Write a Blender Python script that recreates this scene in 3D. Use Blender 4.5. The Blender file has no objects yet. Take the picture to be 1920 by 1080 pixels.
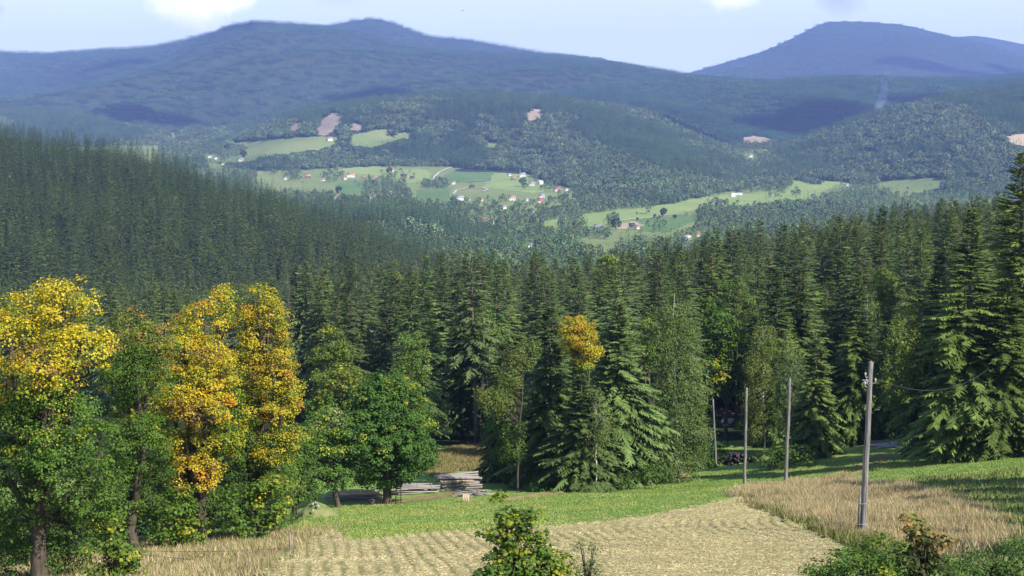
import bpy, math, random
import numpy as np
from mathutils import Vector

# ------------------------------------------------------------------ camera, world, sun, exposure
SC = bpy.context.scene
COL = SC.collection
F = 2637.0                       # focal length in pixels of the 1920 wide photograph
PITCH = math.atan((540 - 230) / F)
CP, SP = math.cos(PITCH), math.sin(PITCH)
cam = bpy.data.cameras.new('camera')
cam.sensor_width = 36.0
cam.lens = 36.0 * F / 1920
cam.clip_start = 0.5
cam.clip_end = 60000
camo = bpy.data.objects.new('camera', cam)
COL.objects.link(camo)
camo.location = (0, 0, 0)
camo.rotation_euler = (math.pi / 2 - PITCH, 0, 0)
SC.camera = camo

SUN_EL = math.radians(41)
SUN_AZ = math.radians(132)       # from +Y (view direction) towards +X (right)
world = bpy.data.worlds.new('World')
SC.world = world
world.use_nodes = True
SKY_STRENGTH = 0.12
SUN_STRENGTH = 5.0
HAZE_DENSITY = 6.8e-5
HAZE_COLOR = (0.32, 0.45, 1.0, 1)

sun = bpy.data.lights.new('sun', 'SUN')
sun.energy = SUN_STRENGTH
sun.angle = math.radians(0.5)
sun.color = (1.0, 0.94, 0.84)
suno = bpy.data.objects.new('sun', sun)
COL.objects.link(suno)
TO_SUN = Vector((math.cos(SUN_EL) * math.sin(SUN_AZ), math.cos(SUN_EL) * math.cos(SUN_AZ), math.sin(SUN_EL)))
suno.rotation_euler = TO_SUN.to_track_quat('Z', 'Y').to_euler()
suno.location = TO_SUN * 500

SC.view_settings.view_transform = 'Standard'
SC.view_settings.look = 'None'
SC.view_settings.exposure = 0.9
SC.view_settings.gamma = 1
SC.view_settings.use_curve_mapping = False
SC.render.engine = 'CYCLES'
cy = SC.cycles
cy.max_bounces = 5
cy.diffuse_bounces = 3
cy.glossy_bounces = 2
cy.transmission_bounces = 3
cy.volume_bounces = 1
cy.transparent_max_bounces = 8
cy.use_denoising = True
cy.caustics_reflective = False
cy.caustics_refractive = False
cy.sample_clamp_indirect = 4


def nd(nt, t, **kw):
    n = nt.nodes.new(t)
    for k, v in kw.items():
        if k.startswith('i_'):
            key = k[2:]
            key = int(key) if key.isdigit() else key
            n.inputs[key].default_value = v
        else:
            setattr(n, k, v)
    return n


def mathn(nt, op, a, b=None, c=None, clamp=False):
    n = nt.nodes.new('ShaderNodeMath')
    n.operation = op
    n.use_clamp = clamp
    for i, v in enumerate((a, b, c)):
        if v is None:
            continue
        if hasattr(v, 'links'):
            nt.links.new(v, n.inputs[i])
        else:
            n.inputs[i].default_value = v
    return n.outputs[0]


def mixc(nt, fac, a, b, mode='MIX'):
    n = nt.nodes.new('ShaderNodeMix')
    n.data_type = 'RGBA'
    n.blend_type = mode
    for s, v in ((0, fac), (6, a), (7, b)):
        if hasattr(v, 'links'):
            nt.links.new(v, n.inputs[s])
        else:
            n.inputs[s].default_value = v if s == 0 else (v[0], v[1], v[2], 1)
    return n.outputs[2]


def build_world():
    nt = world.node_tree
    nt.nodes.clear()
    out = nd(nt, 'ShaderNodeOutputWorld')
    bg = nd(nt, 'ShaderNodeBackground')
    sky = nd(nt, 'ShaderNodeTexSky', sky_type='NISHITA', sun_disc=False)
    sky.sun_elevation = SUN_EL
    sky.sun_rotation = SUN_AZ
    sky.altitude = 600
    sky.air_density = 1.0
    sky.dust_density = 0.6
    sky.ozone_density = 3.0
    bg.inputs[1].default_value = SKY_STRENGTH
    tc = nd(nt, 'ShaderNodeTexCoord')
    sep = nd(nt, 'ShaderNodeSeparateXYZ')
    nt.links.new(tc.outputs['Generated'], sep.inputs[0])
    ys = mathn(nt, 'MAXIMUM', sep.outputs[1], 0.02)
    ax = mathn(nt, 'DIVIDE', sep.outputs[0], ys)     # azimuth ratio
    el = mathn(nt, 'DIVIDE', sep.outputs[2], ys)     # elevation ratio
    comb = nd(nt, 'ShaderNodeCombineXYZ')
    nt.links.new(ax, comb.inputs[0])
    nt.links.new(el, comb.inputs[1])
    nz = nd(nt, 'ShaderNodeTexNoise', i_Scale=22.0, i_Detail=8.0, i_Roughness=0.6)
    nt.links.new(comb.outputs[0], nz.inputs['Vector'])
    nz2 = nd(nt, 'ShaderNodeTexNoise', i_Scale=5.0, i_Detail=6.0, i_Roughness=0.55)
    st = nd(nt, 'ShaderNodeVectorMath', operation='MULTIPLY')
    st.inputs[1].default_value = (1, 3.0, 1)
    nt.links.new(comb.outputs[0], st.inputs[0])
    nt.links.new(st.outputs[0], nz2.inputs['Vector'])
    n1 = mathn(nt, 'SUBTRACT', nz.outputs[0], 0.5)
    col = sky.outputs[0]
    # a thin pale veil of high cloud over the whole sky
    veil = mathn(nt, 'MULTIPLY_ADD', mathn(nt, 'SUBTRACT', nz2.outputs[0], 0.5), 0.7, 0.86)
    high = mathn(nt, 'MULTIPLY_ADD', mathn(nt, 'MAXIMUM', sep.outputs[2], 0.0), -2.4, 1.15, True)
    veil = mathn(nt, 'MULTIPLY', veil, high, None, True)
    S = 1.0 / SKY_STRENGTH
    col = mixc(nt, veil, col, (0.56 * S, 0.61 * S, 0.645 * S))

    def cloud(px, py, rx, ry, c, amt, rough):
        nonlocal col
        cx, cz = (px - 960) / F, (230 - py) / F
        dx = mathn(nt, 'DIVIDE', mathn(nt, 'SUBTRACT', ax, cx), rx / F)
        dz = mathn(nt, 'DIVIDE', mathn(nt, 'SUBTRACT', el, cz), ry / F)
        r = mathn(nt, 'SQRT', mathn(nt, 'ADD', mathn(nt, 'MULTIPLY', dx, dx), mathn(nt, 'MULTIPLY', dz, dz)))
        m = mathn(nt, 'SUBTRACT', 1.0, r)
        m = mathn(nt, 'ADD', m, mathn(nt, 'MULTIPLY', n1, rough))
        m = mathn(nt, 'MULTIPLY', mathn(nt, 'MULTIPLY', m, 0.8, None, True), amt, None, True)
        front = mathn(nt, 'GREATER_THAN', sep.outputs[1], 0.05)
        m = mathn(nt, 'MULTIPLY', m, front)
        col = mixc(nt, m, col, tuple(v ** 2.2 * g * S for v, g in zip(c, (0.84, 0.81, 0.73))))
    cloud(345, 30, 95, 34, (0.82, 0.86, 0.98), 0.5, 2.2)
    cloud(395, 2, 118, 56, (1.14, 1.13, 1.1), 1.0, 2.4)
    cloud(440, -5, 70, 50, (1.18, 1.16, 1.12), 0.9, 2.4)
    cloud(1358, -2, 62, 32, (1.15, 1.14, 1.13), 0.9, 2.4)
    cloud(1562, 4, 52, 36, (0.60, 0.64, 0.86), 0.75, 2.4)
    cloud(0, 22, 32, 15, (0.58, 0.62, 0.84), 0.7, 1.5)
    cloud(640, 0, 60, 18, (0.65, 0.7, 0.9), 0.35, 2.0)
    cloud(1800, -60, 260, 40, (0.9, 0.92, 0.97), 0.6, 2.0)
    cloud(-500, -260, 500, 160, (0.95, 0.95, 0.96), 0.9, 2.6)
    cloud(2500, -400, 600, 200, (0.95, 0.95, 0.96), 0.9, 2.6)
    cloud(900, -600, 600, 200, (0.95, 0.95, 0.96), 0.9, 2.6)
    nt.links.new(col, bg.inputs[0])
    nt.links.new(bg.outputs[0], out.inputs[0])


build_world()


# ------------------------------------------------------------------ helpers
def ray_dir(px, py):
    u = (np.asarray(px, float) - 960) / F
    v = (540 - np.asarray(py, float)) / F
    y = CP + v * SP
    z = -SP + v * CP
    return u / y, z / y          # x/y, z/y


def at(px, py, y):
    a, s = ray_dir(px, py)
    return Vector((float(a) * y, y, float(s) * y))


def project(x, y, z):
    d = y * CP - z * SP
    v = (y * SP + z * CP) / d
    return 960 + F * x / d, 540 - F * v


def inpoly(px, py, poly):
    px = np.asarray(px, float)
    py = np.asarray(py, float)
    r = np.zeros(px.shape, bool)
    n = len(poly)
    j = n - 1
    for i in range(n):
        xi, yi = poly[i]
        xj, yj = poly[j]
        if yi != yj:
            c = ((yi > py) != (yj > py)) & (px < (xj - xi) * (py - yi) / (yj - yi) + xi)
            r ^= c
        j = i
    return r


def smooth(t):
    t = np.clip(t, 0, 1)
    return t * t * (3 - 2 * t)


_T = np.random.default_rng(5).random((256, 256))


def vnoise(x, y):
    x = np.asarray(x, float)
    y = np.asarray(y, float)
    xi = np.floor(x).astype(int)
    yi = np.floor(y).astype(int)
    fx = x - xi
    fy = y - yi
    fx = fx * fx * (3 - 2 * fx)
    fy = fy * fy * (3 - 2 * fy)
    a = _T[xi & 255, yi & 255]
    b = _T[(xi + 1) & 255, yi & 255]
    c = _T[xi & 255, (yi + 1) & 255]
    d = _T[(xi + 1) & 255, (yi + 1) & 255]
    return (a * (1 - fx) + b * fx) * (1 - fy) + (c * (1 - fx) + d * fx) * fy


def fbm(x, y, o=4):
    s = 0
    amp = 0.5
    for i in range(o):
        s = s + amp * vnoise(x * 2 ** i + 17.3 * i, y * 2 ** i + 9.1 * i)
        amp *= 0.5
    return s


def mesh_from(name, verts, polys, mats, mat_idx=None, tint=None, smooth_=False):
    """verts (N,3); polys: list of (M,k) int arrays, in order"""
    me = bpy.data.meshes.new(name)
    verts = np.asarray(verts, np.float32)
    polys = [np.asarray(p, np.int32) for p in polys if len(p)]
    nl = sum(p.size for p in polys)
    npoly = sum(len(p) for p in polys)
    me.vertices.add(len(verts))
    me.vertices.foreach_set('co', verts.ravel())
    me.loops.add(nl)
    me.polygons.add(npoly)
    me.loops.foreach_set('vertex_index', np.concatenate([p.ravel() for p in polys]))
    tot = np.concatenate([np.full(len(p), p.shape[1], np.int32) for p in polys])
    st = np.concatenate([[0], np.cumsum(tot)[:-1]]).astype(np.int32)
    me.polygons.foreach_set('loop_start', st)
    for m in (mats if isinstance(mats, (list, tuple)) else [mats]):
        me.materials.append(m)
    if mat_idx is not None:
        me.polygons.foreach_set('material_index', np.asarray(mat_idx, np.int32))
    if smooth_:
        me.polygons.foreach_set('use_smooth', np.ones(npoly, bool))
    if tint is not None:
        at_ = me.attributes.new('tint', 'FLOAT_COLOR', 'FACE')
        c = np.ones((npoly, 4), np.float32)
        c[:, :3] = tint
        at_.data.foreach_set('color', c.ravel())
    me.update(calc_edges=True)
    me.validate()
    return me


def link(name, me, parent=None, loc=None):
    o = bpy.data.objects.new(name, me)
    COL.objects.link(o)
    if parent is not None:
        o.parent = parent
    if loc is not None:
        o.location = loc
    return o


def tag(o, label=None, cat=None, group=None, kind=None):
    if label:
        o['label'] = label
    if cat:
        o['category'] = cat
    if group:
        o['group'] = group
    if kind:
        o['kind'] = kind
    return o


def thing(name, label, cat, loc, rz=0, group=None):
    o = bpy.data.objects.new(name, None)
    COL.objects.link(o)
    o.empty_display_size = 0.3
    o.location = loc
    o.rotation_euler = (0, 0, rz)
    return tag(o, label, cat, group)


class Geo:
    """collects triangles/quads"""
    def __init__(s):
        s.v = []
        s.q = []
        s.t = []
        s.n = 0

    def add(s, v, q=None, t=None):
        v = np.asarray(v, float)
        if q is not None and len(q):
            s.q.append(np.asarray(q) + s.n)
        if t is not None and len(t):
            s.t.append(np.asarray(t) + s.n)
        s.v.append(v)
        s.n += len(v)

    def tube(s, pts, rad, sides=6, cap=True):
        pts = np.asarray(pts, float)
        n = len(pts)
        tang = np.gradient(pts, axis=0)
        tang /= np.linalg.norm(tang, axis=1)[:, None] + 1e-9
        ref = np.array([0.31, 0.95, 0.05])
        if abs(np.dot(tang.mean(0) / (np.linalg.norm(tang.mean(0)) + 1e-9), ref)) > 0.9:
            ref = np.array([0.95, 0.1, 0.3])
        a = np.cross(tang, ref)
        a /= np.linalg.norm(a, axis=1)[:, None] + 1e-9
        b = np.cross(tang, a)
        th = np.arange(sides) * 2 * math.pi / sides
        v = pts[:, None, :] + np.asarray(rad)[:, None, None] * (np.cos(th)[None, :, None] * a[:, None, :] + np.sin(th)[None, :, None] * b[:, None, :])
        v = v.reshape(-1, 3)
        i = np.arange(n - 1)[:, None] * sides
        j = np.arange(sides)[None, :]
        k = (j + 1) % sides
        q = np.stack([i + j, i + k, i + sides + k, i + sides + j], -1).reshape(-1, 4)
        if cap:
            c = len(v)
            v = np.vstack([v, pts[-1:], pts[:1]])
            e = (n - 1) * sides
            j = np.arange(sides)
            k = (j + 1) % sides
            t = np.vstack([np.stack([e + j, e + k, np.full(sides, c)], -1), np.stack([k, j, np.full(sides, c + 1)], -1)])
            s.add(v, q, t)
        else:
            s.add(v, q)

    def box(s, c, sz, rot=None, jit=0, rng=None):
        x, y, z = np.asarray(sz) / 2
        v = np.array([[-x, -y, -z], [x, -y, -z], [x, y, -z], [-x, y, -z], [-x, -y, z], [x, -y, z], [x, y, z], [-x, y, z]])
        if jit and rng is not None:
            v = v + rng.normal(0, jit, v.shape)
        if rot is not None:
            v = v @ np.asarray(rot).T
        q = [[3, 2, 1, 0], [4, 5, 6, 7], [0, 1, 5, 4], [1, 2, 6, 5], [2, 3, 7, 6], [3, 0, 4, 7]]
        s.add(v + np.asarray(c), q)

    def mesh(s, name, mats, **kw):
        polys = []
        if s.q:
            polys.append(np.vstack(s.q))
        if s.t:
            polys.append(np.vstack(s.t))
        return mesh_from(name, np.vstack(s.v), polys, mats, **kw)


def rotz(a):
    c, s = math.cos(a), math.sin(a)
    return np.array([[c, -s, 0], [s, c, 0], [0, 0, 1]])


def unit(v):
    return v / (np.linalg.norm(v, axis=-1, keepdims=True) + 1e-9)


def kites(base, d, nrm, L, W, fold=0.12):
    """leaf shaped quads; returns verts (4N,3), quads (N,4)"""
    d = unit(d)
    side = unit(np.cross(nrm, d))
    up = np.cross(d, side)
    L = L[:, None]
    W = W[:, None]
    mid = base + d * L * 0.48
    v = np.stack([base, mid + side * W * 0.5 - up * W * fold, base + d * L, mid - side * W * 0.5 - up * W * fold], 1)
    n = len(base)
    return v.reshape(-1, 3), np.arange(4 * n).reshape(n, 4)


# ------------------------------------------------------------------ materials
def new_mat(name):
    m = bpy.data.materials.new(name)
    m.use_nodes = True
    nt = m.node_tree
    nt.nodes.clear()
    return m, nt


def out_bsdf(nt, color, rough=0.8, spec=0.2, bump=None, bump_d=0.05, bump_s=0.6):
    out = nd(nt, 'ShaderNodeOutputMaterial')
    b = nd(nt, 'ShaderNodeBsdfPrincipled')
    b.inputs['Roughness'].default_value = rough
    b.inputs['Specular IOR Level'].default_value = spec
    if hasattr(color, 'links'):
        nt.links.new(color, b.inputs['Base Color'])
    else:
        b.inputs['Base Color'].default_value = (*color, 1)
    if bump is not None:
        bn = nd(nt, 'ShaderNodeBump')
        bn.inputs['Strength'].default_value = bump_s
        bn.inputs['Distance'].default_value = bump_d
        nt.links.new(bump, bn.inputs['Height'])
        nt.links.new(bn.outputs[0], b.inputs['Normal'])
    nt.links.new(b.outputs[0], out.inputs[0])
    return b, out


def noise(nt, scale, detail=5, rough=0.6, stretch=None, vec=None):
    n = nd(nt, 'ShaderNodeTexNoise')
    n.inputs['Scale'].default_value = scale
    n.inputs['Detail'].default_value = detail
    n.inputs['Roughness'].default_value = rough
    if vec is None:
        vec = nd(nt, 'ShaderNodeTexCoord').outputs['Object']
    if stretch is not None:
        m = nd(nt, 'ShaderNodeVectorMath', operation='MULTIPLY')
        m.inputs[1].default_value = stretch
        nt.links.new(vec, m.inputs[0])
        vec = m.outputs[0]
    nt.links.new(vec, n.inputs['Vector'])
    return n.outputs[0]


def ramp(nt, fac, stops):
    r = nd(nt, 'ShaderNodeValToRGB')
    e = r.color_ramp.elements
    while len(e) < len(stops):
        e.new(0.5)
    for i, (p, c) in enumerate(stops):
        e[i].position = p
        e[i].color = (*c, 1)
    nt.links.new(fac, r.inputs[0])
    return r.outputs[0]


def leaf_mat(name, trans=0.3, gain=1.0, rnd=0.25, rough=0.55, spec=0.25, hue=True):
    """leaves take their own colour from the face attribute 'tint', varied a little from tree to tree"""
    m, nt = new_mat(name)
    at_ = nd(nt, 'ShaderNodeAttribute', attribute_name='tint')
    oi = nd(nt, 'ShaderNodeObjectInfo')
    f = mathn(nt, 'MULTIPLY_ADD', oi.outputs['Random'], rnd * 2 * gain, (1 - rnd) * gain)
    c = nd(nt, 'ShaderNodeVectorMath', operation='SCALE')
    nt.links.new(at_.outputs['Color'], c.inputs[0])
    nt.links.new(f, c.inputs['Scale'])
    # hue drifts between bluish and yellowish green from tree to tree
    r2 = mathn(nt, 'FRACT', mathn(nt, 'MULTIPLY', oi.outputs['Random'], 17.31))
    sh = mixc(nt, r2, (0.86, 0.98, 1.12), (1.1, 1.04, 0.82))
    col = mixc(nt, 1.0 if hue else 0.0, c.outputs[0], sh, 'MULTIPLY')
    out = nd(nt, 'ShaderNodeOutputMaterial')
    b = nd(nt, 'ShaderNodeBsdfPrincipled')
    b.inputs['Roughness'].default_value = rough
    b.inputs['Specular IOR Level'].default_value = spec
    nt.links.new(col, b.inputs['Base Color'])
    t = nd(nt, 'ShaderNodeBsdfTranslucent')
    tc = mixc(nt, 1.0 if hue else 0.0, col, (1.1, 1.2, 0.7), 'MULTIPLY')
    nt.links.new(tc, t.inputs[0])
    mx = nd(nt, 'ShaderNodeMixShader')
    mx.inputs[0].default_value = trans
    nt.links.new(b.outputs[0], mx.inputs[1])
    nt.links.new(t.outputs[0], mx.inputs[2])
    nt.links.new(mx.outputs[0], out.inputs[0])
    return m


def plain_mat(name, stops, scale=3.0, stretch=None, rough=0.85, spec=0.15, bump_d=0.02, detail=6):
    m, nt = new_mat(name)
    n = noise(nt, scale, detail, 0.65, stretch)
    out_bsdf(nt, ramp(nt, n, stops), rough, spec, n, bump_d)
    return m


M_SPRUCE = leaf_mat('spruce_needles', 0.16, 1.22, 0.34, 0.6, 0.15)
M_FARLEAF = leaf_mat('far_foliage', 0.1, 1.0, 0.3, 0.8, 0.05)
M_LEAF = leaf_mat('broad_leaves', 0.33, 1.0, 0.08, 0.6, 0.15)
M_GRASSB = leaf_mat('grass_blades', 0.3, 1.15, 0.0, 0.8, 0.05, False)
M_BARK = plain_mat('bark', [(0.3, (0.035, 0.028, 0.02)), (0.7, (0.12, 0.1, 0.075))], 6, (1, 1, 0.25), 0.9, 0.1)
M_SPRBARK = plain_mat('spruce_bark', [(0.3, (0.06, 0.045, 0.035)), (0.7, (0.17, 0.14, 0.11))], 5, (1, 1, 0.3), 0.9, 0.1)
M_BIRCH = plain_mat('birch_bark', [(0.36, (0.06, 0.055, 0.05)), (0.46, (0.5, 0.48, 0.44)), (0.8, (0.68, 0.66, 0.62))], 4, (0.5, 0.5, 2.2), 0.7, 0.2)
M_POLE = plain_mat('weathered_pole_wood', [(0.33, (0.05, 0.046, 0.043)), (0.5, (0.17, 0.16, 0.15)), (0.68, (0.31, 0.295, 0.28))], 7, (3, 3, 0.12), 0.85, 0.15, 0.01)
M_TIMBER = plain_mat('grey_timber', [(0.3, (0.15, 0.135, 0.125)), (0.7, (0.38, 0.345, 0.32))], 5, (0.6, 4, 4), 0.85, 0.15)
M_FRESH = plain_mat('fresh_timber', [(0.3, (0.38, 0.28, 0.17)), (0.7, (0.54, 0.43, 0.29))], 5, (0.6, 4, 4), 0.8, 0.15)
M_DARKLOG = plain_mat('dark_log', [(0.3, (0.02, 0.017, 0.016)), (0.75, (0.1, 0.085, 0.08))], 4, None, 0.9, 0.1)
M_SOIL = plain_mat('bare_soil', [(0.3, (0.16, 0.09, 0.06)), (0.7, (0.34, 0.22, 0.15))], 2.5, None, 0.95, 0.05, 0.1)
M_STONE = plain_mat('pale_stone', [(0.3, (0.2, 0.18, 0.17)), (0.7, (0.45, 0.42, 0.4))], 3, None, 0.9, 0.1, 0.03)
M_GRAVEL = plain_mat('gravel', [(0.3, (0.2, 0.18, 0.16)), (0.7, (0.42, 0.39, 0.36))], 4, None, 0.95, 0.05, 0.05)
M_METAL = plain_mat('galvanised_metal', [(0.3, (0.3, 0.3, 0.3)), (0.7, (0.5, 0.5, 0.5))], 8, None, 0.5, 0.4)
M_CABLE = plain_mat('black_cable', [(0.3, (0.02, 0.02, 0.022)), (0.7, (0.05, 0.05, 0.055))], 8, None, 0.6, 0.3)
M_WIRE = plain_mat('steel_wire', [(0.3, (0.2, 0.2, 0.2)), (0.7, (0.35, 0.35, 0.35))], 8, None, 0.5, 0.4)
M_BIRD = plain_mat('bird_feathers', [(0.3, (0.06, 0.05, 0.045)), (0.7, (0.16, 0.13, 0.11))], 8, None, 0.8, 0.1)
M_WHITE = plain_mat('white_render', [(0.3, (0.56, 0.55, 0.52)), (0.7, (0.7, 0.69, 0.66))], 0.6, None, 0.8, 0.15)
M_CREAM = plain_mat('cream_render', [(0.3, (0.55, 0.48, 0.38)), (0.7, (0.65, 0.58, 0.47))], 0.6, None, 0.8, 0.15)
M_BROWNW = plain_mat('brown_boards', [(0.3, (0.13, 0.08, 0.05)), (0.7, (0.24, 0.16, 0.1))], 0.9, None, 0.8, 0.15)
M_REDROOF = plain_mat('red_roof_tiles', [(0.3, (0.26, 0.09, 0.065)), (0.7, (0.36, 0.14, 0.1))], 1.2, None, 0.8, 0.15)
M_ORROOF = plain_mat('orange_roof_tiles', [(0.3, (0.3, 0.16, 0.1)), (0.7, (0.4, 0.24, 0.17))], 1.2, None, 0.8, 0.15)
M_GREYROOF = plain_mat('grey_roof', [(0.3, (0.18, 0.18, 0.19)), (0.7, (0.32, 0.32, 0.34))], 1.2, None, 0.7, 0.2)
M_DARKROOF = plain_mat('dark_roof', [(0.3, (0.03, 0.03, 0.036)), (0.7, (0.07, 0.07, 0.085))], 1.2, None, 0.7, 0.2)
M_PANE = plain_mat('window_glass', [(0.3, (0.02, 0.025, 0.03)), (0.7, (0.05, 0.06, 0.07))], 0.3, None, 0.15, 0.5)


def meadow_mat():
    m, nt = new_mat('meadow_grass')
    n1 = noise(nt, 0.045, 5, 0.6)
    n2 = noise(nt, 0.5, 6, 0.7, (1, 0.5, 1))
    n3 = noise(nt, 5.0, 5, 0.75)
    c = ramp(nt, n2, [(0.25, (0.105, 0.185, 0.036)), (0.5, (0.16, 0.25, 0.052)), (0.75, (0.24, 0.305, 0.085))])
    c2 = mixc(nt, mathn(nt, 'MULTIPLY', mathn(nt, 'SUBTRACT', n1, 0.42), 3.0, None, True), c, (0.25, 0.27, 0.09))
    c3 = mixc(nt, 0.5, c2, ramp(nt, n3, [(0.3, (0.25, 0.25, 0.25)), (0.7, (0.85, 0.85, 0.75))]), 'OVERLAY')
    h = mathn(nt, 'ADD', n3, mathn(nt, 'MULTIPLY', n2, 0.8))
    out_bsdf(nt, c3, 0.9, 0.1, h, 0.12, 0.7)
    return m


def hay_mat():
    m, nt = new_mat('mown_hay')
    n2 = noise(nt, 0.7, 6, 0.7)
    n3 = noise(nt, 9.0, 5, 0.8)
    at_ = nd(nt, 'ShaderNodeAttribute', attribute_name='swath')
    c = ramp(nt, n3, [(0.28, (0.25, 0.215, 0.1)), (0.5, (0.39, 0.34, 0.165)), (0.72, (0.51, 0.45, 0.245))])
    g = mixc(nt, mathn(nt, 'MULTIPLY', mathn(nt, 'SUBTRACT', n2, 0.45), 2.2, None, True), c, (0.24, 0.24, 0.11))
    stub = mixc(nt, 0.85, g, (0.17, 0.155, 0.062))
    col = mixc(nt, at_.outputs['Fac'], stub, g)
    out_bsdf(nt, col, 0.95, 0.05, n3, 0.06, 0.8)
    return m


def terrain_mat(name, stops, scale, bump=1.0):
    m, nt = new_mat(name)
    n = noise(nt, scale, 7, 0.65)
    n2 = noise(nt, scale * 9, 4, 0.7)
    f = mathn(nt, 'ADD', mathn(nt, 'MULTIPLY', n, 0.7), mathn(nt, 'MULTIPLY', n2, 0.3))
    out_bsdf(nt, ramp(nt, f, stops), 0.95, 0.03, n2, bump, 0.5)
    return m


M_MEADOW = meadow_mat()
M_HAY = hay_mat()
M_FLOOR = terrain_mat('forest_floor', [(0.35, (0.018, 0.028, 0.013)), (0.65, (0.036, 0.052, 0.023))], 0.02)
M_FIELD = terrain_mat('valley_pasture', [(0.32, (0.1, 0.145, 0.045)), (0.5, (0.15, 0.19, 0.065)), (0.68, (0.2, 0.215, 0.09))], 0.006)
M_FIELDB = terrain_mat('valley_bright_meadow', [(0.35, (0.15, 0.215, 0.06)), (0.65, (0.24, 0.285, 0.1))], 0.01)
M_FIELDD = terrain_mat('valley_deep_meadow', [(0.35, (0.075, 0.14, 0.045)), (0.65, (0.12, 0.18, 0.06))], 0.01)
M_DRY = terrain_mat('valley_stubble', [(0.35, (0.26, 0.2, 0.13)), (0.65, (0.38, 0.31, 0.21))], 0.01)
M_CLEAR = terrain_mat('clear_cut_soil', [(0.35, (0.17, 0.135, 0.1)), (0.65, (0.28, 0.225, 0.17))], 0.02)
M_TRACK = terrain_mat('pale_track', [(0.35, (0.33, 0.31, 0.27)), (0.65, (0.48, 0.46, 0.4))], 0.05)

# ------------------------------------------------------------------ near ground: a surface through surveyed points
CTRL = [  # pixel x, pixel y, metres away
    (1617, 1003, 65), (1473, 909, 107), (1396, 910, 116), (1343, 885, 150),
    (865, 922, 122), (690, 944, 117), (760, 930, 121), (725, 950, 114), (635, 950, 112), (440, 1014, 85), (300, 1040, 76),
    (70, 1105, 60), (220, 1085, 62), (1780, 864, 112), (1905, 852, 118), (1630, 835, 140), (1385, 872, 146),
    (1275, 893, 133), (1100, 915, 122), (960, 925, 118), (860, 842, 165), (1355, 775, 210), (1450, 800, 190),
    (960, 1080, 47), (500, 1080, 50), (1500, 1080, 46), (1900, 1060, 50), (700, 1010, 72), (1200, 970, 83), (1800, 935, 82),
    (1880, 800, 160),
]
PTS = [tuple(at(*c)) for c in CTRL]
PTS += [(0, 12, -7.8), (-30, 15, -11), (30, 15, -7.5), (-60, 60, -24), (60, 60, -15.5), (70, 100, -20), (-70, 120, -36),
        (-60, 200, -50), (0, 220, -45), (60, 220, -41), (110, 200, -33), (-90, 300, -62), (-30, 300, -55), (40, 300, -50), (100, 320, -43),
        (-120, 450, -80), (-20, 450, -74), (60, 450, -66), (130, 450, -55), (180, 520, -52), (110, 560, -66), (240, 560, -48),
        (-150, 700, -110), (0, 700, -115), (150, 760, -110), (300, 760, -92), (-200, 1100, -140), (0, 1100, -145), (300, 1100, -140), (400, 1000, -110)]
PTS = np.array(PTS)


class TPS:
    def __init__(s, P, reg=1.5):
        n = len(P)
        s.P = P[:, :2]
        K = s.k(s.P, s.P) + reg * np.eye(n)
        A = np.zeros((n + 3, n + 3))
        A[:n, :n] = K
        A[:n, n] = 1
        A[:n, n + 1:] = s.P
        A[n, :n] = 1
        A[n + 1:, :n] = s.P.T
        b = np.zeros(n + 3)
        b[:n] = P[:, 2]
        s.w = np.linalg.solve(A, b)

    def k(s, a, b):
        d = np.sqrt(((a[:, None] - b[None]) ** 2).sum(-1))
        return d * 1.0      # biharmonic-like linear kernel, no wild overshoot

    def __call__(s, x, y):
        x = np.asarray(x, float)
        sh = x.shape
        q = np.stack([x.ravel(), np.asarray(y, float).ravel()], -1)
        r = np.empty(len(q))
        for i in range(0, len(q), 20000):
            c = q[i:i + 20000]
            r[i:i + 20000] = s.k(c, s.P) @ s.w[:-3] + s.w[-3] + c @ s.w[-2:]
        return r.reshape(sh)


_tps = TPS(PTS)
# tabulate the surface, so that the millions of look-ups below are cheap and the conical kinks are smoothed out
_GX = np.linspace(-500, 500, 501)
_GY = np.linspace(-40, 1200, 621)
_GZ = _tps(*np.meshgrid(_GX, _GY, indexing='ij'))
for _ in range(5):
    p_ = np.pad(_GZ, 1, mode='edge')
    _GZ = (p_[:-2, 1:-1] + p_[2:, 1:-1] + p_[1:-1, :-2] + p_[1:-1, 2:] + 2 * p_[1:-1, 1:-1]) / 6


def G(x, y):
    x = np.asarray(x, float)
    y = np.asarray(y, float)
    fx = np.clip((x + 500) / 2.0, 0, 499.999)
    fy = np.clip((y + 40) / 2.0, 0, 619.999)
    i = fx.astype(int)
    j = fy.astype(int)
    fx = fx - i
    fy = fy - j
    z = (_GZ[i, j] * (1 - fx) + _GZ[i + 1, j] * fx) * (1 - fy) + (_GZ[i, j + 1] * (1 - fx) + _GZ[i + 1, j + 1] * fx) * fy
    near = np.clip(1 - y / 300, 0.2, 1)
    return z + near * ((fbm(x / 9.0, y / 9.0, 3) - 0.44) * 0.7)


def ground_at(px, py, d0=15, d1=900):
    """where the line of sight through a pixel meets the near ground"""
    a, s = ray_dir(px, py)
    d = np.geomspace(d0, d1, 1500)
    h = s * d - G(a * d, d)
    k = np.argmax(h < 0)
    if not (h < 0).any():
        k = len(d) - 1
    if k > 0:
        t = h[k - 1] / (h[k - 1] - h[k])
        y = d[k - 1] + t * (d[k] - d[k - 1])
    else:
        y = d[0]
    return Vector((float(a) * y, y, float(G(a * y, y))))


def on_ground(px, d, pyref=900):
    a, _ = ray_dir(px, pyref)
    return Vector((float(a) * d, d, float(G(a * d, d))))


def grid_quads(n, m):
    i = np.arange(n - 1)[:, None] * m
    j = np.arange(m - 1)[None, :]
    return np.stack([i + j, i + m + j, i + m + j + 1, i + j + 1], -1).reshape(-1, 4)


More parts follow.
